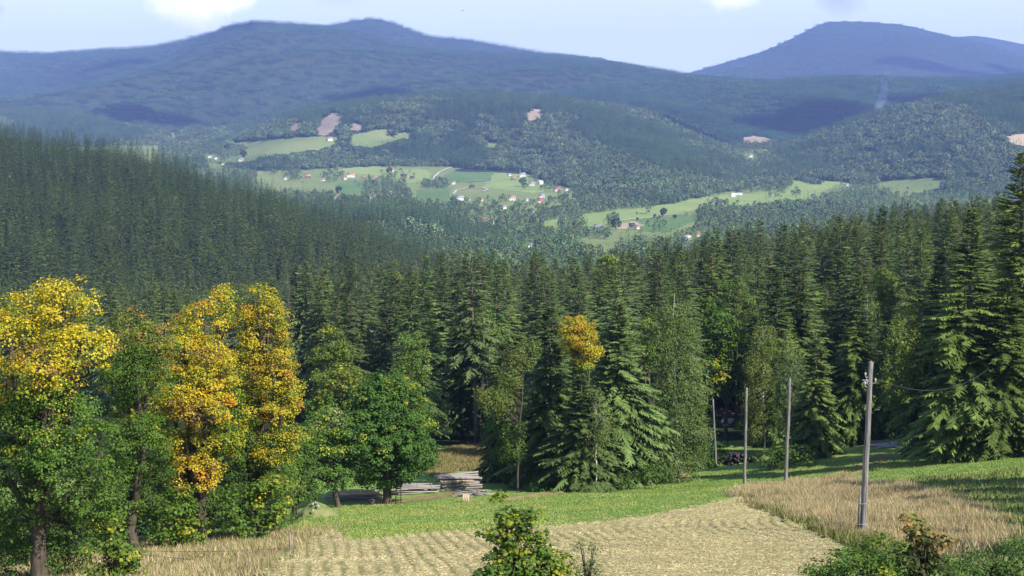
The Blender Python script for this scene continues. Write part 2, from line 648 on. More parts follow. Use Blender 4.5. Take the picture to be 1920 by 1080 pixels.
def build_ground():
    a = np.concatenate([np.linspace(-1.2, -0.45, 40, endpoint=False), np.linspace(-0.45, 0.45, 240), np.linspace(0.45, 1.2, 41)[1:]])
    d = np.concatenate([np.linspace(8, 34, 30, endpoint=False), np.geomspace(34, 220, 240, endpoint=False), np.geomspace(220, 1150, 90)])
    A, D = np.meshgrid(a, d, indexing='ij')
    X = A * D
    Z = G(X, D)
    v = np.stack([X, D, Z], -1).reshape(-1, 3)
    q = grid_quads(len(a), len(d))
    o = link('ground', mesh_from('ground', v, [q], [M_MEADOW, M_FLOOR], mat_idx=(D[:-1, :-1] > 175).astype(int).ravel(), smooth_=True))
    tag(o, kind='structure')


build_ground()

# ------------------------------------------------------------------ far terrain: hills and mountains as real height fields
class Sheet:
    def __init__(s, crest, dc, foot, df, noise_amp=0, noise_len=300, spur=0, spur_len=700, shape=1.0, lift=0.0, slant=0.5, seed=0, drop=0.0):
        s.drop = drop
        a, sl = ray_dir([p[0] for p in crest], [p[1] for p in crest])
        s.ac, s.sc = a, sl
        s.dc = dc
        s.lift = lift
        if isinstance(foot, (int, float)):
            foot = [(-600, foot), (2500, foot)]
        s.af, s.sf = ray_dir([p[0] for p in foot], [p[1] for p in foot])
        s.df = df
        s.na, s.nl, s.sp, s.spl, s.shape, s.slant, s.seed = noise_amp, noise_len, spur, spur_len, shape, slant, seed

    def prof(s, a):
        sc = np.interp(a, s.ac, s.sc)
        w = 0.006
        sc = (sc + np.interp(a - w, s.ac, s.sc) + np.interp(a + w, s.ac, s.sc)) / 3
        dc = s.dc(a) if callable(s.dc) else s.dc + 0 * a
        sf = np.interp(a, s.af, s.sf)
        df = s.df(a, sf) if callable(s.df) else s.df + 0 * a
        return dc, sc * dc - s.lift, df, sf * df

    def h(s, a, d):
        dc, zc, df, zf = s.prof(a)
        t = (d - df) / (dc - df)
        tt = np.clip(t, 0, 1)
        k = tt ** s.shape
        k = 0.6 * k + 0.4 * smooth(k)
        z = zf + (zc - zf) * k
        back = np.clip(t - 1, 0, None)
        z = z - (zc - zf) * smooth(back / 0.9) * 0.9
        z = z - s.drop * smooth(back / 0.5)
        z = np.where(t < 0, zf + t * 60, z)
        x = a * d
        env = np.clip(tt * 4, 0, 1) * np.clip((1 - tt) * 3.0, 0.0, 1)
        if s.na:
            z = z + env * s.na * (fbm(x / s.nl + s.seed, d / s.nl, 4 if s.nl < 700 else 3) - 0.46) * 2
        if s.sp:
            u = (x - s.slant * (d - dc)) / s.spl + 0.6 * fbm(x / s.spl / 2.2 + s.seed, d / s.spl / 2.2, 2) + s.seed
            r = 1 - np.abs(np.mod(u, 1.0) * 2 - 1)
            r2 = 1 - np.abs(np.mod(u * 2.3 + 0.3, 1.0) * 2 - 1)
            env2 = np.clip(tt * 3, 0, 1) * np.clip((1 - tt) * 1.9, 0, 1)
            z = z + env2 * s.sp * (smooth(r) + 0.1 * smooth(r2) - 0.55)
        return z

    def ray(s, px, py):
        a, sl = ray_dir(px, py)
        dc, _, df, _ = s.prof(np.array(float(a)))
        d = np.linspace(float(df) * 0.9, float(dc) * 1.02, 900)
        hh = sl * d - s.h(float(a) + 0 * d, d)
        k = int(np.argmax(hh < 0)) if (hh < 0).any() else len(d) - 1
        y = d[max(k, 0)]
        return Vector((float(a) * y, y, float(s.h(np.array(float(a)), np.array(y)))))

    def build(s, name, mats, step=8, rows=110, px0=-350, px1=2270, zones=(), back=1.5):
        a0, _ = ray_dir(px0, 230)
        a1, _ = ray_dir(px1, 230)
        a = np.linspace(a0, a1, int((px1 - px0) / step))
        dc, _, df, _ = s.prof(a)
        r = np.concatenate([np.linspace(-0.15, 1, rows), np.linspace(1, back, 14)[1:]])
        D = df[:, None] + (dc - df)[:, None] * r[None]
        A = np.broadcast_to(a[:, None], D.shape)
        Z = s.h(A, D)
        X = A * D
        v = np.stack([X, D, Z], -1)
        mi = None
        if zones:
            c = (v[:-1, :-1] + v[1:, :-1] + v[:-1, 1:] + v[1:, 1:]) / 4
            px, py = project(c[..., 0], c[..., 1], c[..., 2])
            mi = np.zeros(px.shape, int)
            jx = (fbm(px / 9, py / 5, 2) - 0.37) * 12
            jy = (fbm(px / 9 + 40, py / 5, 2) - 0.37) * 5
            for idx, poly in zones:
                mi[inpoly(px + jx, py + jy, poly)] = idx
            mi = mi.ravel()
        o = link(name, mesh_from(name, v.reshape(-1, 3), [grid_quads(*D.shape)], mats, mat_idx=mi, smooth_=True))
        return tag(o, kind='structure')


# valley floor: distance as a function of the sight line's slope
_vpy = np.array([560, 520, 480, 440, 400, 370, 340, 320, 300, 280])
_vd = np.array([800, 1000, 1320, 1700, 2120, 2500, 2900, 3150, 3380, 3600])
_, _vs = ray_dir(960, _vpy)
_vz = _vs * _vd


def val_d(sl):
    return np.interp(sl, _vs, _vd)


class Valley:
    def h(s, a, d):
        return np.interp(d, _vd, _vz) + (fbm(a * d / 260, d / 260, 3) - 0.44) * 9 * np.clip((d - 1000) / 700, 0, 1)

    def ray(s, px, py):
        a, sl = ray_dir(px, py)
        d = np.linspace(800, 4000, 1600)
        hh = sl * d - s.h(float(a) + 0 * d, d)
        k = int(np.argmax(hh < 0)) if (hh < 0).any() else len(d) - 1
        y = d[k]
        return Vector((float(a) * y, y, float(s.h(np.array(float(a)), np.array(y)))))

    def build(s, zones, mats):
        a0, _ = ray_dir(-350, 230)
        a1, _ = ray_dir(2270, 230)
        a = np.linspace(a0, a1, 500)
        d = np.geomspace(800, 4300, 200)
        A, D = np.meshgrid(a, d, indexing='ij')
        Z = s.h(A, D)
        v = np.stack([A * D, D, Z], -1)
        c = (v[:-1, :-1] + v[1:, 1:]) / 2
        px, py = project(c[..., 0], c[..., 1], c[..., 2])
        jx = (fbm(px / 9, py / 5, 2) - 0.37) * 10
        jy = (fbm(px / 9 + 40, py / 5, 2) - 0.37) * 4
        mi = np.zeros(px.shape, int)
        for idx, poly in zones:
            mi[inpoly(px + jx, py + jy, poly)] = idx
        o = link('valley', mesh_from('valley', v.reshape(-1, 3), [grid_quads(*D.shape)], mats, mat_idx=mi.ravel(), smooth_=True))
        tag(o, kind='structure')


VAL = Valley()
VZ = [  # 1 bright, 2 deep, 3 stubble
    (1, [(700, 318), (800, 318), (812, 335), (760, 345), (690, 338)]),
    (1, [(640, 316), (720, 310), (740, 322), (650, 330)]),
    (2, [(818, 338), (860, 312), (900, 318), (950, 322), (955, 336), (880, 344)]),
    (1, [(930, 325), (985, 322), (1040, 355), (1000, 362), (905, 350)]),
    (2, [(630, 345), (690, 338), (690, 360), (640, 366)]),
    (2, [(780, 355), (850, 352), (840, 372), (780, 372)]),
    (1, [(1010, 416), (1100, 400), (1220, 385), (1320, 368), (1420, 362), (1500, 352), (1590, 340), (1500, 375), (1320, 390), (1150, 420), (1030, 430)]),
    (2, [(1150, 418), (1290, 402), (1310, 410), (1250, 438), (1160, 430)]),
    (1, [(1490, 336), (1560, 330), (1592, 342), (1510, 358), (1480, 352)]),
    (3, [(1150, 420), (1190, 415), (1210, 424), (1160, 430)]),
]
VAL.build(VZ, [M_FIELD, M_FIELDB, M_FIELDD, M_DRY])

fd = lambda a, sf: val_d(sf)
LEFT = Sheet([(-500, 210), (-200, 240), (0, 287), (100, 306), (200, 318), (300, 342), (370, 364), (430, 390), (500, 404), (560, 424), (640, 452), (700, 472), (790, 506), (850, 532), (950, 575), (1100, 690), (2300, 850)],
             lambda a: 1250 - 900 * (a + 0.36), [(-600, 640), (400, 680), (900, 740), (2500, 900)], lambda a, sf: 560 + 0 * a,
             noise_amp=10, noise_len=150, shape=0.85, drop=70)
LEFT.build('hill', [M_FLOOR], step=12, rows=60, px1=1200)
TONGUE = Sheet([(300, 440), (560, 418), (640, 405), (690, 402), (760, 408), (813, 419), (850, 438), (940, 462), (965, 480), (1010, 508), (1100, 540)], 1650,
               [(0, 530), (2000, 530)], 1250, noise_amp=8, noise_len=150)
TONGUE.build('hill', [M_FLOOR], step=12, rows=40, px0=200, px1=1150)
MIDZ = [
    (1, [(436, 268), (500, 263), (560, 257), (632, 256), (640, 268), (600, 280), (540, 288), (490, 294), (462, 304), (405, 304), (396, 290), (430, 282)]),
    (1, [(655, 254), (690, 247), (725, 241), (742, 262), (700, 276), (650, 272)]),
    (1, [(740, 250), (775, 250), (770, 258), (740, 262)]),
    (2, [(588, 252), (604, 224), (628, 210), (642, 216), (632, 244), (610, 256)]),
    (2, [(538, 240), (560, 228), (572, 232), (560, 246), (542, 246)]),
    (2, [(652, 238), (668, 230), (682, 236), (676, 246), (655, 246)]),
    (3, [(985, 214), (998, 204), (1018, 206), (1022, 214), (1005, 226), (990, 226)]),
    (1, [(905, 268), (935, 268), (934, 280), (908, 276)]),
]
MID = Sheet([(200, 330), (380, 285), (450, 256), (520, 226), (600, 205), (700, 189), (780, 183), (860, 177), (950, 180), (1050, 188), (1150, 199), (1230, 214), (1300, 244), (1400, 290), (1480, 330), (1700, 400)], 4000,
            [(200, 345), (400, 312), (500, 322), (700, 314), (830, 312), (900, 318), (980, 322), (1060, 352), (1150, 374), (1230, 386), (1300, 374), (1400, 352), (1500, 338), (1700, 400)],
            fd, noise_amp=22, noise_len=420, spur=20, spur_len=500, shape=0.95, lift=4, slant=0.3)
MID.build('hill', [M_FLOOR, M_FIELD, M_CLEAR, M_DRY], step=4, rows=150, px0=150, px1=1560, zones=MIDZ)
RIDGEZ = [
    (1, [(1640, 340), (1740, 333), (1775, 336), (1770, 352), (1700, 362), (1650, 348)]),
    (2, [(1875, 258), (1920, 250), (1960, 252), (1960, 275), (1900, 272)]),
]
RIDGE = Sheet([(1250, 345), (1400, 318), (1450, 285), (1520, 256), (1620, 222), (1700, 200), (1800, 180), (1920, 163), (2300, 140)], 3700,
              [(1250, 348), (1400, 340), (1500, 333), (1600, 345), (1750, 360), (1920, 370), (2300, 370)], fd, noise_amp=26, noise_len=380, spur=26, spur_len=520, slant=0.4, lift=4)
RIDGE.build('hill', [M_FLOOR, M_FIELD, M_DRY], step=5, rows=120, px0=1240, zones=RIDGEZ)
CLZ = [(1, [(1393, 258), (1420, 254), (1452, 262), (1446, 272), (1415, 272), (1396, 266)])]
MIDR = Sheet([(900, 240), (1000, 190), (1100, 165), (1180, 152), (1250, 146), (1300, 147), (1350, 150), (1400, 155), (1450, 156), (1480, 151), (1560, 148), (1700, 149), (1800, 150), (1860, 149), (1920, 143), (2300, 125)], 5400,
             [(900, 300), (2300, 300)], 3900, noise_amp=45, noise_len=600, spur=55, spur_len=620, slant=-0.4, lift=4, seed=3)
MIDR.build('hill', [M_FLOOR, M_DRY], step=7, rows=110, px0=880, zones=CLZ)
BASZ = [(1, [(200, 218), (250, 212), (330, 216), (400, 220), (440, 228), (420, 236), (330, 232), (230, 228)]), (1, [(318, 248), (336, 248), (338, 258), (320, 258)])]
BASIN = Sheet([(-400, 205), (0, 212), (60, 211), (150, 216), (230, 226), (290, 240), (340, 246), (380, 234), (430, 236), (480, 240), (600, 260)], 4700,
              [(-400, 320), (600, 320)], 3600, noise_amp=18, noise_len=350, lift=4)
BASIN.build('hill', [M_FLOOR, M_FIELD], step=7, rows=60, px1=640, zones=BASZ)
MAIN = Sheet([(-400, 260), (0, 200), (40, 191), (130, 168), (250, 132), (330, 108), (380, 78), (420, 54), (450, 45), (480, 41), (540, 44), (600, 49), (660, 62), (730, 80), (800, 92), (900, 103), (1000, 105), (1060, 105), (1130, 112), (1200, 127), (1290, 146), (1400, 180), (1600, 230)],
             lambda a: 6900 - 1500 * np.clip(a, -0.1, 0.2), [(-400, 275), (400, 275), (700, 262), (1000, 255), (1300, 262), (1600, 280)], 4500, noise_amp=30, noise_len=1800, spur=230, spur_len=820, slant=0.85, lift=4, seed=1, shape=1.1)
MAIN.build('mountain', [M_FLOOR], step=7, rows=130, px1=1620)
PEAK = Sheet([(300, 120), (500, 60), (600, 52), (650, 42), (690, 35), (720, 37), (760, 54), (810, 72), (860, 73), (900, 79), (950, 89), (1010, 100), (1100, 112), (1300, 160)], 8600,
             [(200, 150), (1400, 150)], 7300, noise_amp=40, noise_len=700, spur=40, spur_len=800, lift=0)
PEAK.build('mountain', [M_FLOOR], step=8, rows=40, px0=280, px1=1320)
FARL = Sheet([(-400, 110), (-100, 95), (0, 99), (90, 102), (180, 96), (240, 92), (300, 87), (370, 70), (420, 57), (520, 60), (700, 120)], 8200,
             [(-400, 230), (700, 200)], 5800, noise_amp=40, noise_len=1500, spur=90, spur_len=900, slant=-0.5, seed=2)
FARL.build('mountain', [M_FLOOR], step=8, rows=80, px1=720)
BALD = Sheet([(1100, 190), (1200, 160), (1295, 137), (1350, 120), (1430, 97), (1480, 75), (1500, 65), (1530, 47), (1550, 41), (1600, 40), (1650, 43), (1700, 47), (1750, 60), (1790, 70), (1850, 81), (1920, 110), (2300, 170)], 9800,
             [(1000, 170), (2300, 170)], 7600, noise_amp=60, noise_len=900, spur=60, spur_len=1000, slant=0.6, seed=4)
BALD.build('mountain', [M_FLOOR], step=8, rows=80, px0=1080, back=1.25)
FARR = Sheet([(1500, 150), (1700, 80), (1790, 71), (1815, 66), (1850, 69), (1920, 83), (2300, 150)], 11200, [(1500, 170), (2300, 170)], 9900, noise_amp=40, noise_len=900)
FARR.build('mountain', [M_FLOOR], step=10, rows=40, px0=1500, back=1.3)

# the air
def build_haze():
    m, nt = new_mat('haze_air')
    out = nd(nt, 'ShaderNodeOutputMaterial')
    v = nd(nt, 'ShaderNodeVolumePrincipled')
    v.inputs['Color'].default_value = HAZE_COLOR
    v.inputs['Density'].default_value = HAZE_DENSITY
    v.inputs['Anisotropy'].default_value = 0.0
    nt.links.new(v.outputs[0], out.inputs['Volume'])
    g = Geo()
    g.box((0, 6000, 205), (11600, 13300, 1150))
    o = link('haze', g.mesh('haze', m))
    tag(o, 'thin blue haze of the air filling the valley', None, kind='stuff')


build_haze()


def build_clouds():
    m, nt = new_mat('cloud_white')
    out_bsdf(nt, (0.85, 0.86, 0.88), 1.0, 0.0)
    import bmesh
    r = np.random.default_rng(60)
    V, Q, n = [], [], 0
    k = 2300 / math.tan(SUN_EL)
    ox, oy = math.sin(SUN_AZ) * k, math.cos(SUN_AZ) * k
    for sx, sy, w, dp in [(-1350, 5050, 420, 110), (-600, 5200, 300, 100), (150, 4750, 420, 110), (1050, 4500, 620, 180), (1650, 4750, 500, 160),
                          (-1900, 7400, 700, 200), (2300, 8600, 800, 220), (3100, 9000, 500, 200), (560, 3850, 240, 70), (1500, 3500, 260, 80)]:
        for j in range(9):
            bm = bmesh.new()
            bmesh.ops.create_icosphere(bm, subdivisions=2, radius=1)
            v = np.array([tuple(x.co) for x in bm.verts])
            f = np.array([[x.index for x in q.verts] for q in bm.faces])
            bm.free()
            v = v * (0.75 + 0.6 * fbm(v[:, :1] * 2.2 + j * 3.1, v[:, 1:2] * 2.2 + v[:, 2:] * 1.7, 4))
            sc_ = np.array([w * r.uniform(0.3, 0.6), dp * r.uniform(0.35, 0.7), 130 * r.uniform(0.7, 1.3)])
            v = v * sc_ * 0.72
            v[:, 2] = np.maximum(v[:, 2], -45)
            V.append(v + np.array([sx + ox + r.uniform(-0.6, 0.6) * w, sy + oy + r.uniform(-0.6, 0.6) * dp, 2300 + r.uniform(-20, 60)]))
            Q.append(f + n)
            n += len(v)
    o = link('clouds', mesh_from('clouds', np.vstack(V), [np.vstack(Q)], m, smooth_=True))
    tag(o, 'scattered fair weather clouds drifting above the mountains', None, kind='stuff')


build_clouds()

# ------------------------------------------------------------------ trees
rng = np.random.default_rng(11)


def spruce_arrays(rng, H, R, z0f=0.08, step=0.5, nb=6, K=5, wf=0.3, droop=0.55, col=(0.06, 0.112, 0.03), expo=0.8, gap=0.0, tl=0.4, lumpy=0.4):
    z0 = z0f * H
    zs = []
    z = z0
    while z < H - 0.25:
        t = (z - z0) / (H - z0)
        k = max(3, int(round(nb * (1 - 0.45 * t))))
        zs += list(z + rng.uniform(-0.4, 0.4, k) * step)
        z += step * (1 - 0.45 * t)
    zs = np.array(zs)
    B = len(zs)
    t = np.clip((zs - z0) / (H - z0), 0, 1)
    az = rng.uniform(0, 2 * math.pi, B)
    lump = 1.02 - lumpy / 2 + lumpy * vnoise(az * 1.2 + 5, zs / (2.2 if lumpy < 0.5 else 1.5))
    L = R * (1 - t) ** expo * rng.uniform(0.68, 1.12, B) * lump * np.minimum(1, 0.5 + t * 5) + 0.22
    keep = rng.random(B) > gap * (1 - t)
    zs, t, az, L = zs[keep], t[keep], az[keep], L[keep]
    B = len(zs)
    a0 = -0.18 + 0.75 * t ** 1.3 + rng.normal(0, 0.1, B)
    dr = droop * (1 - 0.75 * t) * rng.uniform(0.6, 1.3, B)
    ca, sa = np.cos(az), np.sin(az)
    bt = rng.uniform(0.72, 1.25, B)
    V, Q, T = [], [], []
    n = 0
    col = np.array(col)

    def pos(s):
        z = zs[:, None] + L[:, None] * (a0[:, None] * s - dr[:, None] * s ** 2 + 0.22 * dr[:, None] * s ** 4)
        return np.stack([ca[:, None] * L[:, None] * s, sa[:, None] * L[:, None] * s, z], -1)

    def tan(s):
        dz = a0[:, None] - 2 * dr[:, None] * s + 0.88 * dr[:, None] * s ** 3
        return np.stack([np.broadcast_to(ca[:, None], s.shape), np.broadcast_to(sa[:, None], s.shape), dz], -1)
    for sgn in (-1, 1):
        s = np.linspace(0.22, 0.95, K)[None] + rng.uniform(-0.06, 0.06, (B, K))
        p = pos(s)
        tg = unit(tan(s))
        side = np.stack([-sa, ca, 0 * sa], -1)[:, None, :] * sgn
        d = tg * 0.7 + side * rng.uniform(0.5, 0.9, (B, K, 1)) - np.array([0, 0, 1]) * rng.uniform(0.1, 0.65, (B, K, 1)) * (1 - 0.6 * t)[:, None, None]
        ln = (L[:, None] * tl * (1.05 - 0.72 * s) + 0.12) * rng.uniform(0.75, 1.2, (B, K))
        nr = np.array([0, 0, 1.0]) + rng.normal(0, 0.35, (B, K, 3))
        v, q = kites(p.reshape(-1, 3), d.reshape(-1, 3), nr.reshape(-1, 3), ln.ravel(), (ln * wf + 0.05).ravel(), 0.15)
        V.append(v)
        Q.append(q + n)
        n += len(v)
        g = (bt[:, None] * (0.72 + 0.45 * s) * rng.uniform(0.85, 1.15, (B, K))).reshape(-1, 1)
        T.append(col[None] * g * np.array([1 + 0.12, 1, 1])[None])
    s = np.full((B, 1), 0.42)
    p = pos(s)[:, 0]
    tip = pos(np.full((B, 1), 1.04))[:, 0]
    d = tip - p
    ln = np.linalg.norm(d, axis=1)
    nr = np.array([0, 0, 1.0]) + rng.normal(0, 0.3, (B, 3))
    v, q = kites(p, d, nr, ln, ln * wf * 0.7 + 0.08, 0.15)
    V.append(v)
    Q.append(q + n)
    n += len(v)
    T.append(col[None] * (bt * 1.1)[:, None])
    return np.vstack(V), np.vstack(Q), np.vstack(T)


def trunk_mesh(name, rng, H, r, mat, sides=7, lean=0.0, twigs=0):
    g = Geo()
    n = 7
    zz = np.linspace(-0.6, H, n)
    off = np.cumsum(rng.normal(0, 0.012 * H / n, (n, 2)), 0)
    pts = np.column_stack([off[:, 0] + lean * np.clip(zz, 0, None), off[:, 1], zz])
    rad = r * (1 - np.clip(zz, 0, None) / H) ** 0.8 + 0.02
    rad[0] *= 1.25
    g.tube(pts, rad, sides)
    for i in range(twigs):    # dead branch stubs on the bare lower stem
        z = rng.uniform(0.03, 0.4) * H
        a = rng.uniform(0, 6.28)
        l = rng.uniform(0.6, 1.8)
        p0 = np.array([0, 0, z])
        p1 = p0 + np.array([math.cos(a), math.sin(a), -0.2]) * l
        g.tube([p0, p1], [0.03, 0.01], 3, False)
    return g.mesh(name, mat)


def make_spruce_proto(H, R, trunk_r, seed, **kw):
    r = np.random.default_rng(seed)
    v, q, t = spruce_arrays(r, H, R, **kw)
    crown = mesh_from('spruce_crown', v, [q], M_SPRUCE, tint=t)
    tr = trunk_mesh('spruce_trunk', r, H * 0.985, trunk_r, M_SPRBARK, twigs=10)
    return H, crown, tr


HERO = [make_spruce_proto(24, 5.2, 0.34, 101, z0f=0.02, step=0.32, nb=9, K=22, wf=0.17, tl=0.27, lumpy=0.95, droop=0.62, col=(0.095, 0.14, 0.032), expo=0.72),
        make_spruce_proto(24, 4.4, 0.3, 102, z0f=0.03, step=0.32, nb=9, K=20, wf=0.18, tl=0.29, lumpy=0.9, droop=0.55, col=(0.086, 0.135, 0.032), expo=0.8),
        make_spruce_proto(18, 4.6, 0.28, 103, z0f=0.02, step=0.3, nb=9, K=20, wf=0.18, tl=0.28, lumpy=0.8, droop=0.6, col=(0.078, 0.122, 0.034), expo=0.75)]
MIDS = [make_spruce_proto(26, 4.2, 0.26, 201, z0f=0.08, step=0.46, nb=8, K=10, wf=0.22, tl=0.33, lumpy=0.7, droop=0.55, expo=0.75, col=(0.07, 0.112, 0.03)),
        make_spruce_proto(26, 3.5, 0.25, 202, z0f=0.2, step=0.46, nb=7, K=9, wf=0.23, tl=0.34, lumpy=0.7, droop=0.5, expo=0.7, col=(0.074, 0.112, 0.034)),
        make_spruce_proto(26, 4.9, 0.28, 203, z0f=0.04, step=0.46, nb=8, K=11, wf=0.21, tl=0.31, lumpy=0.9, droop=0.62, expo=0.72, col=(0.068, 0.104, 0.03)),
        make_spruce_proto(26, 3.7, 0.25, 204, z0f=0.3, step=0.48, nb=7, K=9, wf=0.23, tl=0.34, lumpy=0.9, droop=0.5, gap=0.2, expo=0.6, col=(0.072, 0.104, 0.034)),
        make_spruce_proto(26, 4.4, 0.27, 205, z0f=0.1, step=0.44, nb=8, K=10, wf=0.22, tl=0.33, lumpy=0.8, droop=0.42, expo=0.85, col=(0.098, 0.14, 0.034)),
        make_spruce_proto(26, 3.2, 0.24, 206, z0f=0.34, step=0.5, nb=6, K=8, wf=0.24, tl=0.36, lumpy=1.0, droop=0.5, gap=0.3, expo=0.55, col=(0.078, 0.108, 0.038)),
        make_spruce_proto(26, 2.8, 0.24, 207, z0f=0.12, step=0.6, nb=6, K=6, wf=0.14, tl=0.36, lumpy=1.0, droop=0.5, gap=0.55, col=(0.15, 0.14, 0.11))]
MID_R = np.array([4.2, 3.5, 4.9, 3.7, 4.4, 3.2, 2.8])


def plant_spruce(proto, loc, H, label, group=None, rz=None, sxy=1.0, name='spruce_tree'):
    hp, crown, tr = proto
    k = H / hp
    o = thing(name, label, 'tree', loc, rng.uniform(0, 6.28) if rz is None else rz, group)
    o.scale = (k * sxy, k * sxy, k)
    o.rotation_euler.x = rng.normal(0, 0.018)
    o.rotation_euler.y = rng.normal(0, 0.018)
    link('trunk', tr, o)
    link('crown', crown, o)
    return o


# ---- stuff by instancing
STOCK = {}


def stock(name, meshes):
    c = bpy.data.collections.new(name)
    for i, me in enumerate(meshes):
        o = bpy.data.objects.new('%s_kind_%02d' % (name, i), me)
        c.objects.link(o)
    STOCK[name] = c
    return c


def scatter(name, coll, pts, scale, rot, idx, label):
    me = bpy.data.meshes.new(name)
    me.vertices.add(len(pts))
    me.vertices.foreach_set('co', np.asarray(pts, np.float32).ravel())
    a = me.attributes.new('scl', 'FLOAT_VECTOR', 'POINT')
    scale = np.asarray(scale, np.float32)
    if scale.ndim == 1:
        scale = np.repeat(scale[:, None], 3, 1)
    a.data.foreach_set('vector', scale.ravel())
    a = me.attributes.new('rot', 'FLOAT_VECTOR', 'POINT')
    r = np.zeros((len(pts), 3), np.float32)
    r[:, 2] = rot
    a.data.foreach_set('vector', r.ravel())
    a = me.attributes.new('idx', 'INT', 'POINT')
    a.data.foreach_set('value', np.asarray(idx, np.int32))
    o = link(name, me)
    ng = bpy.data.node_groups.new(name, 'GeometryNodeTree')
    ng.interface.new_socket('Geometry', in_out='INPUT', socket_type='NodeSocketGeometry')
    ng.interface.new_socket('Geometry', in_out='OUTPUT', socket_type='NodeSocketGeometry')
    gi = ng.nodes.new('NodeGroupInput')
    go = ng.nodes.new('NodeGroupOutput')
    ip = ng.nodes.new('GeometryNodeInstanceOnPoints')
    ci = ng.nodes.new('GeometryNodeCollectionInfo')
    ci.inputs[0].default_value = coll
    ci.inputs[1].default_value = True
    ci.inputs[2].default_value = True

    def named(n, t):
        k = ng.nodes.new('GeometryNodeInputNamedAttribute')
        k.data_type = t
        k.inputs[0].default_value = n
        return k.outputs[0]
    e2r = ng.nodes.new('FunctionNodeEulerToRotation')
    L = ng.links.new
    L(gi.outputs[0], ip.inputs['Points'])
    L(ci.outputs[0], ip.inputs['Instance'])
    ip.inputs['Pick Instance'].default_value = True
    L(named('idx', 'INT'), ip.inputs['Instance Index'])
    L(named('rot', 'FLOAT_VECTOR'), e2r.inputs[0])
    L(e2r.outputs[0], ip.inputs['Rotation'])
    L(named('scl', 'FLOAT_VECTOR'), ip.inputs['Scale'])
    L(ip.outputs[0], go.inputs[0])
    md = o.modifiers.new('scatter', 'NODES')
    md.node_group = ng
    return tag(o, label, None, kind='stuff')


def far_spruce(r, H, R, whorls, nb, col):
    """a spruce seen from a kilometre or more: tiers of drooping sprays"""
    V, Q, T = [], [], []
    n = 0
    for i in range(whorls):
        t = i / (whorls - 1)
        z = H * (0.12 + 0.8 * t)
        L = R * (1 - t) ** 0.85 * r.uniform(0.75, 1.15, nb) + 0.25
        az = r.uniform(0, 6.28, nb) * 0 + np.arange(nb) * 6.283 / nb + r.uniform(0, 6.28)
        base = np.column_stack([0 * az, 0 * az, z + 0 * az + H * 0.05])
        d = np.column_stack([np.cos(az), np.sin(az), -0.42 + 0 * az])
        v, q = kites(base, d, np.array([[0, 0, 1.0]]) + r.normal(0, 0.25, (nb, 3)), L * 1.08, L * 0.95, 0.12)
        V.append(v)
        Q.append(q + n)
        n += len(v)
        T.append(np.array(col)[None] * r.uniform(0.75, 1.25, (nb, 1)))
    base = np.array([[0, 0, H * 0.86]] * 3)
    az = np.array([0, 2.1, 4.2])
    d = np.column_stack([np.cos(az) * 0.12, np.sin(az) * 0.12, 1 + 0 * az])
    v, q = kites(base, d, np.column_stack([np.cos(az), np.sin(az), 0 * az]), np.full(3, H * 0.14), np.full(3, H * 0.028), 0)
    V.append(v)
    Q.append(q + n)
    T.append(np.array([col] * 3))
    return np.vstack(V), np.vstack(Q), np.vstack(T)


def far_broad(r, H, W, n, col):
    """a broadleaved tree seen from a kilometre or more: leaf clumps through the crown's volume"""
    u = unit(r.normal(0, 1, (n, 3)))
    u[:, 2] = np.where(r.random(n) < 0.6, np.abs(u[:, 2]), u[:, 2])
    lob = 0.75 + 0.45 * vnoise(np.arctan2(u[:, 1], u[:, 0]) * 1.4 + 9, u[:, 2] * 2 + r.uniform(0, 50))
    p = u * (r.uniform(0.5, 1.0, (n, 1)) ** 0.5) * lob[:, None] * np.array([W / 2, W / 2, H * 0.42]) + np.array([0, 0, H * 0.55])
    d = unit(r.normal(0, 1, (n, 3)) + np.array([0, 0, -0.3]))
    nr = u + r.normal(0, 0.4, (n, 3)) + np.array([0, 0, 0.5])
    s = W * r.uniform(0.2, 0.36, n)
    v, q = kites(p - d * s[:, None] * 0.5, d, nr, s, s * 0.9, 0.1)
    t = np.array(col)[None] * r.uniform(0.75, 1.3, (n, 1))
    return v, q, t


def patch(r, size, n, kinds):
    V, Q, T = [], [], []
    m = 0
    g = int(math.ceil(math.sqrt(n)))
    for i in range(g):
        for j in range(g):
            x = (i + r.uniform(0.1, 0.9)) / g * size - size / 2
            y = (j + r.uniform(0.1, 0.9)) / g * size - size / 2
            v, q, t = kinds(r)
            V.append(v + np.array([x, y, 0]))
            Q.append(q + m)
            m += len(v)
            T.append(t * r.uniform(0.8, 1.2))
    return mesh_from('far_trees', np.vstack(V), [np.vstack(Q)], M_FARLEAF, tint=np.vstack(T))


